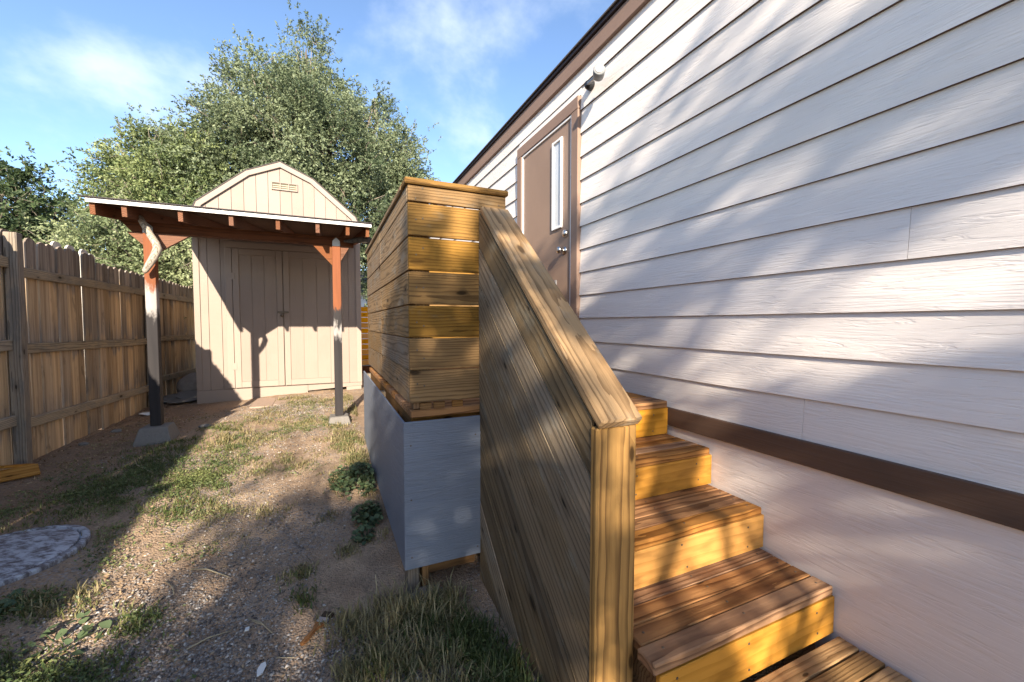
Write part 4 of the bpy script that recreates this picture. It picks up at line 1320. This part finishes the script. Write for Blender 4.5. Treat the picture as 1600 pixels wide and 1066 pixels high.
# ------------------------------------------------------------------ septic lid
lid = thing('septic_lid', (-1.67, 3.11, -1.29), 'round worn grey access lid with raised rim set in the dirt', 'lid')
tilt = Matrix.Translation((-1.67, 3.11, -1.273)) @ Matrix.Rotation(math.radians(-1.5), 4, 'Y')
link('rim', lathe_mesh([(0.375, -0.10), (0.375, -0.002), (0.373, 0.004), (0.368, 0.006), (0.342, 0.006), (0.339, -0.012)], 56), M['lid'], lid, tilt)
link('cover', lathe_mesh([(0.328, -0.02), (0.328, 0.003), (0.325, 0.005), (0.20, 0.006), (0.05, 0.006)], 56), M['lid'], lid, tilt)

# ------------------------------------------------------------------ small things on the ground
def flat_scrap(name, pts, loc, mat, label, cat, thick=0.002, curl=0.01):
    n = len(pts)
    vs = [(p[0], p[1], curl * ((p[0] * 9) ** 2)) for p in pts] + [(p[0], p[1], curl * ((p[0] * 9) ** 2) + thick) for p in pts]
    fs = [list(range(n))[::-1], list(range(n, 2 * n))] + [[i, (i + 1) % n, n + (i + 1) % n, n + i] for i in range(n)]
    o = pyd(name, vs, fs, mat, None, Matrix.Translation(loc))
    return tag(o, label, cat)

# paint brush
p0 = Vector((-0.128, 1.945, 0)); p1 = Vector((-0.012, 2.115, 0))
d2 = (p1 - p0).normalized()
zb = max(g1(p0.x, p0.y), g1(p1.x, p1.y), g1(-0.07, 2.03)) + 0.010
ang = math.atan2(d2.y, d2.x)
bt = thing('paint_brush', (p0.x, p0.y, zb), 'old paint brush with wooden handle lying on the gravel', 'brush')
BM = Matrix.Translation((p0.x, p0.y, zb)) @ Matrix.Rotation(ang, 4, 'Z')
def outline(name, pts, t, mat, parent):
    n = len(pts)
    vs = [(p[0], p[1], -t / 2) for p in pts] + [(p[0], p[1], t / 2) for p in pts]
    fs = [list(range(n))[::-1], list(range(n, 2 * n))] + [[i, (i + 1) % n, n + (i + 1) % n, n + i] for i in range(n)]
    me = bpy.data.meshes.new(name); me.from_pydata(vs, [], fs); me.update()
    bm = bmesh.new(); bm.from_mesh(me)
    bmesh.ops.bevel(bm, geom=[e for e in bm.edges], offset=t * 0.28, segments=2, affect='EDGES', clamp_overlap=True)
    bm.to_mesh(me); bm.free()
    return link(name, me, mat, parent, BM)
half = [(0.0, 0.006), (0.012, 0.012), (0.04, 0.013), (0.07, 0.010), (0.095, 0.011), (0.112, 0.018), (0.124, 0.024), (0.135, 0.025)]
outline('handle', [(x, -y_) for x, y_ in half] + [(x, y_) for x, y_ in half[::-1]], 0.013, M['handle'], bt)
outline('ferrule', [(0.1352, -0.026), (0.165, -0.026), (0.165, 0.026), (0.1352, 0.026)], 0.016, M['ferrule'], bt)
outline('bristles', [(0.1652, -0.025), (0.203, -0.029), (0.207, -0.008), (0.204, 0.012), (0.208, 0.029), (0.1652, 0.025)], 0.012, M['bristle'], bt)

flat_scrap('plastic_scrap', [(-0.010, -0.035), (0.008, -0.03), (0.018, 0.01), (0.012, 0.035), (-0.004, 0.03), (-0.014, 0.0)], (-0.27, 1.88, g1(-0.27, 1.88) + 0.006), M['paper'], 'white curled plastic scrap lying at the photo bottom edge', 'litter', 0.002, 0.05)
flat_scrap('pebble_scrap', [(-0.008, -0.01), (0.009, -0.009), (0.008, 0.011), (-0.007, 0.01)], (-0.355, 2.13, g1(-0.355, 2.13) + 0.006), M['paper'], 'tiny white chip beside the dry straw on the gravel', 'litter', 0.006, 0.0)
flat_scrap('paper_scrap', [(-0.10, -0.05), (0.0, -0.07), (0.11, -0.04), (0.12, 0.03), (0.02, 0.06), (-0.09, 0.05)], (-2.17, 6.9, g1(-2.17, 6.9) + 0.012), M['paper'], 'crumpled pale paper scrap at the fence foot', 'litter', 0.004, 0.03)

# cut boards lying by the fence post
zz = g1(-2.25, 4.4)
b1 = beam('loose_plank', (-2.66, 4.16, zz + 0.045), (-2.12, 4.50, zz + 0.045), 0.11, 0.018, M['offcut'], None, (0.45, -0.55, 1))
tag(b1, 'orange offcut plank on the dirt near the fence corner', 'plank')
b2 = beam('loose_plank', (-2.30, 4.42, zz + 0.11), (-2.215, 4.60, zz + 0.06), 0.07, 0.02, M['offcut'], None)
tag(b2, 'short orange offcut leaning against the near fence post', 'plank')

# heap between fence and shed
rk = link('boulder', lump_mesh(0.26, 0.34, 0.24, 8, 3, 0.3), M['stone'], None, Matrix.Translation((-2.02, 8.35, -1.06)))
tag(rk, 'rounded brown boulder wedged between fence and shed', 'stone')
for i, (x, y_, z, rz, sx, sy) in enumerate(((-2.08, 7.75, -1.19, 0.2, 0.30, 0.24), (-1.98, 7.62, -1.165, 0.9, 0.22, 0.2), (-2.12, 7.95, -1.15, -0.4, 0.25, 0.22), (-1.95, 7.85, -1.12, 0.5, 0.2, 0.24))):
    o = link('flagstone', lump_mesh(sx, sy, 0.028, 30 + i, 3, 0.22), M['concrete'], None, Matrix.Translation((x, y_, z)) @ Matrix.Rotation(rz, 4, 'Z') @ Matrix.Rotation(0.12 * (i - 1.5), 4, 'X'))
    tag(o, ['lowest broken flagstone of the heap by the shed', 'front broken flagstone of the heap by the shed', 'rear broken flagstone of the heap by the shed', 'topmost broken flagstone of the heap by the shed'][i], 'stone', 'flagstones heaped by the shed')

# pale stones scattered by the fence
for i, (x, y_, s, lab) in enumerate(((-2.13, 5.85, 0.05, 'pale stone at fence foot, nearer the shelter post'), (-2.20, 5.35, 0.045, 'pale stone at fence foot, nearer the photo edge'), (-1.28, 5.6, 0.06, 'pale stone on dirt behind the concrete pier block'))):
    o = link('stone', lump_mesh(s, s * 0.7, s * 0.45, 60 + i, 2, 0.3), M['concrete'], None, Matrix.Translation((x, y_, g1(x, y_) + s * 0.2)))
    tag(o, lab, 'stone')

# dry sticks on the gravel
def stick(pts, r, label):
    pz = [(x, y_, g1(x, y_) + h) for x, y_, h in pts]
    vs, fs = tube_geo(pz, [r] * (len(pz) - 1) + [r * 0.5], 5)
    o = pyd('dry_stick', vs, fs, M['straw'], None, None, True)
    tag(o, label, 'stick', 'dry sticks on the gravel')
stick([(-0.70, 2.70, 0.008), (-0.62, 2.66, 0.012), (-0.50, 2.56, 0.008)], 0.004, 'pale stick lying across the gravel near the lit strip')
stick([(-0.79, 2.63, 0.008), (-0.74, 2.56, 0.010), (-0.72, 2.50, 0.006)], 0.003, 'short bent stick left of the longer pale stick')
stick([(-0.36, 2.20, 0.01), (-0.30, 2.14, 0.018), (-0.25, 2.07, 0.008)], 0.003, 'pale straw stalk beside the tiny white chip')
stick([(-0.34, 2.16, 0.02), (-0.29, 2.13, 0.012), (-0.27, 2.16, 0.03)], 0.002, 'forked straw end beside the tiny white chip')
stick([(-1.62, 4.75, 0.01), (-1.50, 4.45, 0.02), (-1.30, 4.15, 0.012), (-1.28, 4.05, 0.01)], 0.004, 'long thin stick in the grass past the lid')
stick([(0.20, 2.10, 0.0), (0.205, 2.11, 0.07), (0.20, 2.12, 0.14)], 0.004, 'upright pale stalk beside the deck corner')
stick([(-0.57, 2.10, 0.007), (-0.50, 2.13, 0.010), (-0.42, 2.15, 0.007)], 0.003, 'thin straw stalk below the gravel patch')
stick([(-0.22, 1.93, 0.007), (-0.15, 1.90, 0.010)], 0.0025, 'straw bit between the brush and plastic scrap')

# ------------------------------------------------------------------ gravel
def build_gravel():
    r = np.random.default_rng(91)
    N = 150000
    Y = 1.25 + (r.random(N) ** 2.0) * 6.0
    X = np.where(r.random(N) < 0.5, -2.3 + r.random(N) * 3.1, r.normal(-0.35, 0.45, N))
    dens = 0.42 + 1.5 * vnoise(X * 1.3 + 60, Y * 1.3 + 60) + 0.35 * np.exp(-(((X + 0.35) / 0.65) ** 2)) - 0.45 * (X < -1.2)
    dens = np.where(Y > 4.0, dens - 0.30, dens)
    keep = (r.random(N) < dens) & ~((X > 0.33) & (Y > 2.1)) & ~(((X + 1.67) ** 2 + (Y - 3.11) ** 2) < 0.15)
    X, Y = X[keep], Y[keep]
    n = len(X)
    s = 0.0026 + 0.0085 * r.random(n) ** 3.2
    Z = G(X, Y) + s * 0.15
    base = np.array([(1, 0, 0), (0, 1, 0), (-1, 0, 0), (0, -1, 0), (0, 0, 0.75), (0, 0, -0.6)], dtype=float)
    tri = np.array([(0, 1, 4), (1, 2, 4), (2, 3, 4), (3, 0, 4), (1, 0, 5), (2, 1, 5), (3, 2, 5), (0, 3, 5)])
    jit = 1 + r.normal(0, 0.22, (n, 6, 1))
    a = r.random(n) * 6.28
    ca, sa = np.cos(a)[:, None], np.sin(a)[:, None]
    B = base[None] * jit
    st = np.stack([0.75 + r.random(n) * 0.7, 0.6 + r.random(n) * 0.5, 0.5 + r.random(n) * 0.5], 1)[:, None, :]
    B = B * st
    bx = B[:, :, 0] * ca - B[:, :, 1] * sa; by = B[:, :, 0] * sa + B[:, :, 1] * ca
    V = np.stack([X[:, None] + bx * s[:, None], Y[:, None] + by * s[:, None], Z[:, None] + B[:, :, 2] * s[:, None]], 2)
    F = (tri[None] + (np.arange(n) * 6)[:, None, None]).reshape(-1, 3)
    tint = np.repeat(r.random(n), 6)
    m = NT('gravel_stone')
    at = m.n('ShaderNodeAttribute', attribute_name='tint')
    cr_ = m.n('ShaderNodeValToRGB')
    e = cr_.color_ramp.elements
    e[0].position = 0; e[0].color = (0.085, 0.07, 0.062, 1)
    e[1].position = 1; e[1].color = (0.50, 0.46, 0.42, 1)
    x_ = e.new(0.45); x_.color = (0.18, 0.155, 0.14, 1)
    x_ = e.new(0.8); x_.color = (0.30, 0.275, 0.255, 1)
    m.l(at.outputs['Fac'], cr_.inputs[0]); m.l(cr_.outputs[0], m.b.inputs['Base Color'])
    m.b.inputs['Roughness'].default_value = 0.9
    o = link('gravel', fast_mesh('gravel', V.reshape(-1, 3), F, tint), m.m)
    tag(o, 'fine grey and tan gravel strewn over the dirt', 'gravel', None, 'stuff')
build_gravel()

# ------------------------------------------------------------------ leaf litter
def build_litter():
    r = np.random.default_rng(17)
    N = 9000
    X = -2.32 + r.random(N) ** 1.5 * 2.7; Y = 1.5 + r.random(N) ** 1.2 * 6.0
    ok = ~((X > 0.30) & (Y > 2.0)) & (((X + 1.67) ** 2 + (Y - 3.11) ** 2) > 0.15) & (r.random(N) < 0.45 + 1.2 * vnoise(X * 2 + 9, Y * 2 + 4) + 0.4 * (X < -1.5))
    X, Y = X[ok], Y[ok]; n = len(X)
    P = np.stack([X, Y, G(X, Y) + 0.003 + 0.006 * r.random(n)], 1)
    D = np.stack([r.normal(0, 1, n), r.normal(0, 1, n), r.normal(0, 0.16, n)], 1)
    L = np.where(r.random(n) < 0.25, 0.03 + 0.05 * r.random(n), 0.010 + 0.018 * r.random(n))
    Wd = np.where(L > 0.03, 0.0025, L * 0.5)
    me = leaves_mesh('leaf_litter', P, D, L, Wd, r.random(n), 18)
    o = link('leaf_litter', me, leaf_mat('litter_leaf', (0.13, 0.075, 0.04), (0.42, 0.31, 0.19), 0.05))
    tag(o, 'dry leaf bits and straw littering the dirt', 'litter', None, 'stuff')
build_litter()

# ------------------------------------------------------------------ grass and weeds
def blades(name, patches, mat, label, seed, wid=0.0035, hk=0.72):
    """patches: (x, y, rx, ry, count, height, tint mean)"""
    r = np.random.default_rng(seed)
    Xs, Ys, Hs, Ts = [], [], [], []
    for (x, y_, rx, ry, n, h, tm) in patches:
        nt = max(1, n // 14)
        tx = x + r.normal(0, rx * 0.55, nt); ty = y_ + r.normal(0, ry * 0.55, nt)
        k = r.integers(0, nt, n)
        sp = 0.018 + 0.02 * r.random(n)
        Xs.append(tx[k] + r.normal(0, 1, n) * sp); Ys.append(ty[k] + r.normal(0, 1, n) * sp)
        th_ = r.uniform(0.6, 1.25, nt)
        Hs.append(h * hk * th_[k] * r.uniform(0.35, 1.15, n)); Ts.append(np.clip(tm + r.normal(0, 0.2, n) + r.normal(0, 0.12, nt)[k], 0, 1))
    X = np.concatenate(Xs); Y = np.concatenate(Ys); H = np.concatenate(Hs); T = np.concatenate(Ts)
    ok = ~((X > 0.335) & (Y > 2.20)) & ~((X > RX0 - 0.01) & (Y > 0.95)) & ~((X > PX - 0.01) & (Y > 2.07) & (Y < 2.2) & (X < 0.47)) & (X > -2.33)
    X, Y, H, T = X[ok], Y[ok], H[ok], T[ok]
    n = len(X)
    Z = G(X, Y) - 0.006
    a = r.random(n) * 6.28
    bend = H * r.uniform(0.15, 0.95, n)
    dxy = np.stack([np.cos(a), np.sin(a)], 1)
    sx, sy = -np.sin(a), np.cos(a)
    w = wid * r.uniform(0.6, 1.4, n)
    V = np.empty((n, 6, 3))
    for i, (t, wf) in enumerate(((0, 1.0), (0.55, 0.8), (1.0, 0.12))):
        cx_ = X + dxy[:, 0] * bend * t * t; cy_ = Y + dxy[:, 1] * bend * t * t
        cz = Z + H * (t - 0.28 * t * t * (bend / H))
        V[:, 2 * i] = np.stack([cx_ + sx * w * wf, cy_ + sy * w * wf, cz], 1)
        V[:, 2 * i + 1] = np.stack([cx_ - sx * w * wf, cy_ - sy * w * wf, cz], 1)
    q = np.array([(0, 1, 3, 2), (2, 3, 5, 4)])
    F = (q[None] + (np.arange(n) * 6)[:, None, None]).reshape(-1, 4)
    o = link(name, fast_mesh(name, V.reshape(-1, 3), F, np.repeat(T, 6)), M[mat])
    return tag(o, label, 'grass', None, 'stuff')

blades('grass', [
    (-1.41, 4.25, 0.28, 0.32, 2300, 0.055, 0.1), (-0.98, 3.88, 0.28, 0.30, 1700, 0.06, 0.12), (-1.58, 3.95, 0.25, 0.2, 1200, 0.045, 0.12),
    (-1.30, 4.75, 0.35, 0.3, 1400, 0.06, 0.2), (-1.45, 5.05, 0.22, 0.12, 500, 0.06, 0.25), (-1.55, 3.62, 0.3, 0.12, 900, 0.055, 0.2), (-1.05, 5.4, 0.2, 0.25, 800, 0.06, 0.2),
    (-0.95, 3.45, 0.18, 0.15, 700, 0.06, 0.25), (-0.80, 4.2, 0.18, 0.25, 450, 0.06, 0.35), (-0.90, 4.75, 0.18, 0.35, 480, 0.07, 0.4),
    (-1.18, 2.18, 0.20, 0.10, 700, 0.05, 0.1), (-0.93, 2.06, 0.22, 0.08, 900, 0.05, 0.1), (-1.22, 2.62, 0.16, 0.08, 420, 0.05, 0.3), (-1.36, 2.55, 0.10, 0.06, 300, 0.05, 0.2),
    (-0.80, 2.32, 0.08, 0.08, 420, 0.055, 0.2), (-1.12, 2.50, 0.14, 0.08, 300, 0.05, 0.4), (-1.40, 2.25, 0.2, 0.12, 700, 0.05, 0.15), (-1.0, 1.85, 0.25, 0.15, 1000, 0.05, 0.15),
    (-0.13, 2.26, 0.045, 0.04, 190, 0.055, 0.08), (-0.16, 2.45, 0.07, 0.06, 170, 0.05, 0.5),
    (0.55, 1.70, 0.12, 0.12, 800, 0.13, 0.08), (0.62, 1.52, 0.08, 0.10, 700, 0.14, 0.08), (0.47, 1.88, 0.10, 0.08, 500, 0.13, 0.15), (0.66, 1.35, 0.05, 0.10, 500, 0.14, 0.1),
    (0.2, 1.75, 0.2, 0.12, 350, 0.10, 0.25), (0.55, 1.35, 0.1, 0.15, 350, 0.13, 0.15), (-0.3, 1.6, 0.2, 0.1, 500, 0.06, 0.2)], 'grass', 'short green weedy grass in patches over the dirt', 101, 0.0030)
blades('dry_grass', [
    (-0.68, 4.80, 0.25, 0.3, 1300, 0.055, 0.45), (-0.23, 5.28, 0.3, 0.3, 1300, 0.05, 0.45), (-0.38, 4.05, 0.3, 0.25, 1100, 0.05, 0.4), (0.15, 4.46, 0.16, 0.3, 1500, 0.075, 0.35),
    (0.34, 5.74, 0.2, 0.3, 900, 0.09, 0.35), (-0.75, 3.38, 0.22, 0.2, 1000, 0.04, 0.45), (-0.43, 3.25, 0.14, 0.12, 420, 0.045, 0.4), (0.08, 2.58, 0.06, 0.07, 240, 0.06, 0.4), (-0.16, 2.48, 0.07, 0.06, 220, 0.05, 0.6),
    (-0.55, 3.0, 0.3, 0.2, 500, 0.03, 0.5), (-0.6, 5.9, 0.4, 0.4, 1100, 0.06, 0.4), (-0.2, 6.5, 0.4, 0.3, 900, 0.07, 0.35), (0.25, 6.6, 0.2, 0.4, 900, 0.09, 0.3), (0.1, 5.0, 0.1, 0.15, 400, 0.07, 0.4), (-0.35, 6.9, 0.25, 0.1, 400, 0.09, 0.4),
    (0.22, 3.9, 0.08, 0.25, 1100, 0.09, 0.35), (0.10, 3.55, 0.10, 0.2, 500, 0.07, 0.4), (-0.02, 3.05, 0.05, 0.05, 160, 0.045, 0.35), (0.27, 3.0, 0.05, 0.3, 300, 0.08, 0.45),
    (0.13, 1.98, 0.14, 0.10, 420, 0.13, 0.4), (0.34, 1.98, 0.16, 0.08, 560, 0.15, 0.5), (0.30, 1.72, 0.20, 0.14, 800, 0.12, 0.45), (0.50, 1.90, 0.10, 0.10, 420, 0.17, 0.55), (0.10, 1.75, 0.12, 0.10, 350, 0.11, 0.4), (0.40, 1.5, 0.2, 0.12, 500, 0.12, 0.45),
    (-1.22, 2.62, 0.16, 0.10, 350, 0.08, 0.55), (-1.18, 3.2, 0.12, 0.2, 350, 0.04, 0.4), (-1.4, 3.55, 0.25, 0.12, 400, 0.04, 0.4), (-1.9, 3.8, 0.3, 0.3, 500, 0.04, 0.4), (-1.9, 4.9, 0.25, 0.6, 700, 0.035, 0.4), (-1.9, 6.0, 0.3, 0.6, 800, 0.03, 0.4), (-1.4, 6.3, 0.3, 0.4, 600, 0.03, 0.3), (-0.95, 5.0, 0.10, 0.25, 260, 0.13, 0.6)], 'drygrass', 'dry straw-coloured grass tufts scattered over the lit dirt', 103, 0.0032)

def ground_leaves():
    r = np.random.default_rng(77)
    patches = [(-1.41, 4.25, 0.38, 0.40, 3600, 0.03), (-0.98, 3.88, 0.32, 0.34, 3400, 0.035), (-1.58, 3.95, 0.28, 0.22, 1100, 0.025), (-0.85, 4.5, 0.25, 0.45, 1500, 0.03), (-0.3, 5.2, 0.45, 0.5, 2600, 0.025), (-0.3, 6.3, 0.5, 0.5, 1500, 0.03),
               (-1.2, 2.16, 0.26, 0.12, 800, 0.035), (-0.93, 2.05, 0.26, 0.09, 1000, 0.035), (-1.30, 2.60, 0.20, 0.08, 650, 0.035), (-1.2, 3.25, 0.12, 0.2, 500, 0.02), (-1.35, 3.52, 0.2, 0.12, 500, 0.02), (-1.15, 2.92, 0.1, 0.12, 350, 0.02), (-1.95, 3.75, 0.25, 0.2, 600, 0.02), (-1.9, 4.3, 0.2, 0.3, 500, 0.02), (-0.80, 2.34, 0.10, 0.09, 300, 0.03), (-1.4, 2.2, 0.25, 0.15, 700, 0.04), (-0.95, 1.85, 0.3, 0.15, 800, 0.03),
               (-0.85, 3.35, 0.22, 0.2, 800, 0.02), (0.15, 4.4, 0.16, 0.4, 900, 0.03), (0.22, 3.9, 0.07, 0.25, 600, 0.04), (0.3, 1.8, 0.22, 0.15, 500, 0.03), (0.6, 1.5, 0.08, 0.18, 900, 0.06), (-0.4, 4.0, 0.25, 0.25, 500, 0.02), (-0.75, 2.85, 0.2, 0.15, 350, 0.015)]
    P, H = [], []
    for (x, y_, rx, ry, n, h) in patches:
        nt = max(2, n // 22)
        tx, ty = x + r.normal(0, rx * 0.55, nt), y_ + r.normal(0, ry * 0.55, nt)
        k = r.integers(0, nt, n)
        P.append(np.stack([tx[k] + r.normal(0, 0.028, n), ty[k] + r.normal(0, 0.028, n)], 1)); H.append(h * r.random(n))
    P = np.concatenate(P); H = np.concatenate(H)
    ok = ~((P[:, 0] > 0.32) & (P[:, 1] > 2.05)) & ~((P[:, 0] > RX0 - 0.02) & (P[:, 1] > 0.9)) & (((P[:, 0] + 1.67) ** 2 + (P[:, 1] - 3.11) ** 2) > 0.155)
    P, H = P[ok], H[ok]; n = len(P)
    Q = np.stack([P[:, 0], P[:, 1], G(P[:, 0], P[:, 1]) + H], 1)
    D = np.stack([r.normal(0, 1, n), r.normal(0, 1, n), 0.35 + r.normal(0, 0.4, n)], 1)
    L = 0.007 + 0.018 * r.random(n) ** 1.5
    T = np.clip(0.35 + 0.9 * vnoise(P[:, 0] * 4, P[:, 1] * 4) + r.normal(0, 0.2, n), 0, 1)
    o = link('ground_weeds', leaves_mesh('ground_weeds', Q, D, L, L * 0.42, T, 78), leaf_mat('ground_weed_leaf', (0.05, 0.085, 0.028), (0.21, 0.225, 0.085), 0.15))
    tag(o, 'low creeping green weeds matted over the dirt', 'weeds', None, 'stuff')
ground_leaves()

def weed(loc, R_, n, seed, label, h=0.14, leaf=0.05):
    r = np.random.default_rng(seed)
    x0, y0 = loc
    a = r.random(n) * 6.28; rr = R_ * np.sqrt(r.random(n))
    px, py = x0 + np.cos(a) * rr * 0.8, y0 + np.sin(a) * rr
    px = np.minimum(px, PX - 0.035)
    pz = G(px, py) + h * (0.25 + 0.75 * r.random(n)) * (1.1 - rr / R_ * 0.6)
    seg = 9
    V, F, T = [], [], []
    for i in range(n):
        L = leaf * r.uniform(0.55, 1.2)
        nx, ny = r.normal(0, 0.45, 2)
        rot = r.random() * 6.28
        c = np.array([px[i], py[i], pz[i]])
        nv = np.array([nx, ny, 1.0]); nv /= np.linalg.norm(nv)
        u = np.cross(nv, [math.cos(rot), math.sin(rot), 0]); u /= np.linalg.norm(u); w_ = np.cross(nv, u)
        b = len(V)
        V.append(c - nv * L * 0.12)
        for k in range(seg):
            t = 2 * math.pi * k / seg
            rad = L * (0.82 + 0.18 * math.cos(5 * t)) * (0.55 if k == 0 else 1)
            V.append(c + (u * math.cos(t) + w_ * math.sin(t)) * rad + nv * L * 0.05 * math.sin(3 * t))
        for k in range(seg):
            F.append((b, b + 1 + k, b + 1 + (k + 1) % seg))
        T += [np.clip(r.normal(0.4, 0.22), 0, 1)] * (seg + 1)
    root = thing('leafy_weed', (x0, y0, g1(x0, y0)), label, 'weed', 'leafy weeds along the deck skirt')
    link('leaves', fast_mesh('weed_leaves', np.array(V), np.array(F), T), M['weed'], root)
    vs, fs = [], []
    for i in range(0, n, 4):
        tube_geo([(x0 + (px[i] - x0) * 0.3, y0 + (py[i] - y0) * 0.3, g1(x0, y0) - 0.01), (px[i], py[i], pz[i])], [0.003, 0.0015], 4, vs, fs)
    pyd('stems', vs, fs, M['weed'], root)
weed((0.20, 3.42), 0.26, 420, 1, 'dense round-leaved green weed clump along the grey skirt', 0.15, 0.020)
weed((0.235, 2.92), 0.14, 190, 2, 'smaller round-leaved weed clump along the skirt, next nearer the deck corner', 0.12, 0.019)
weed((0.19, 2.70), 0.09, 60, 3, 'low round-leaved weed nearest the deck corner', 0.06, 0.020)
weed((-1.40, 2.60), 0.14, 26, 4, 'broad-leaved green weed beside the round lid', 0.06, 0.026)
weed((-1.02, 2.28), 0.16, 34, 5, 'broad-leaved green weed in the grass at the photo corner', 0.05, 0.024)
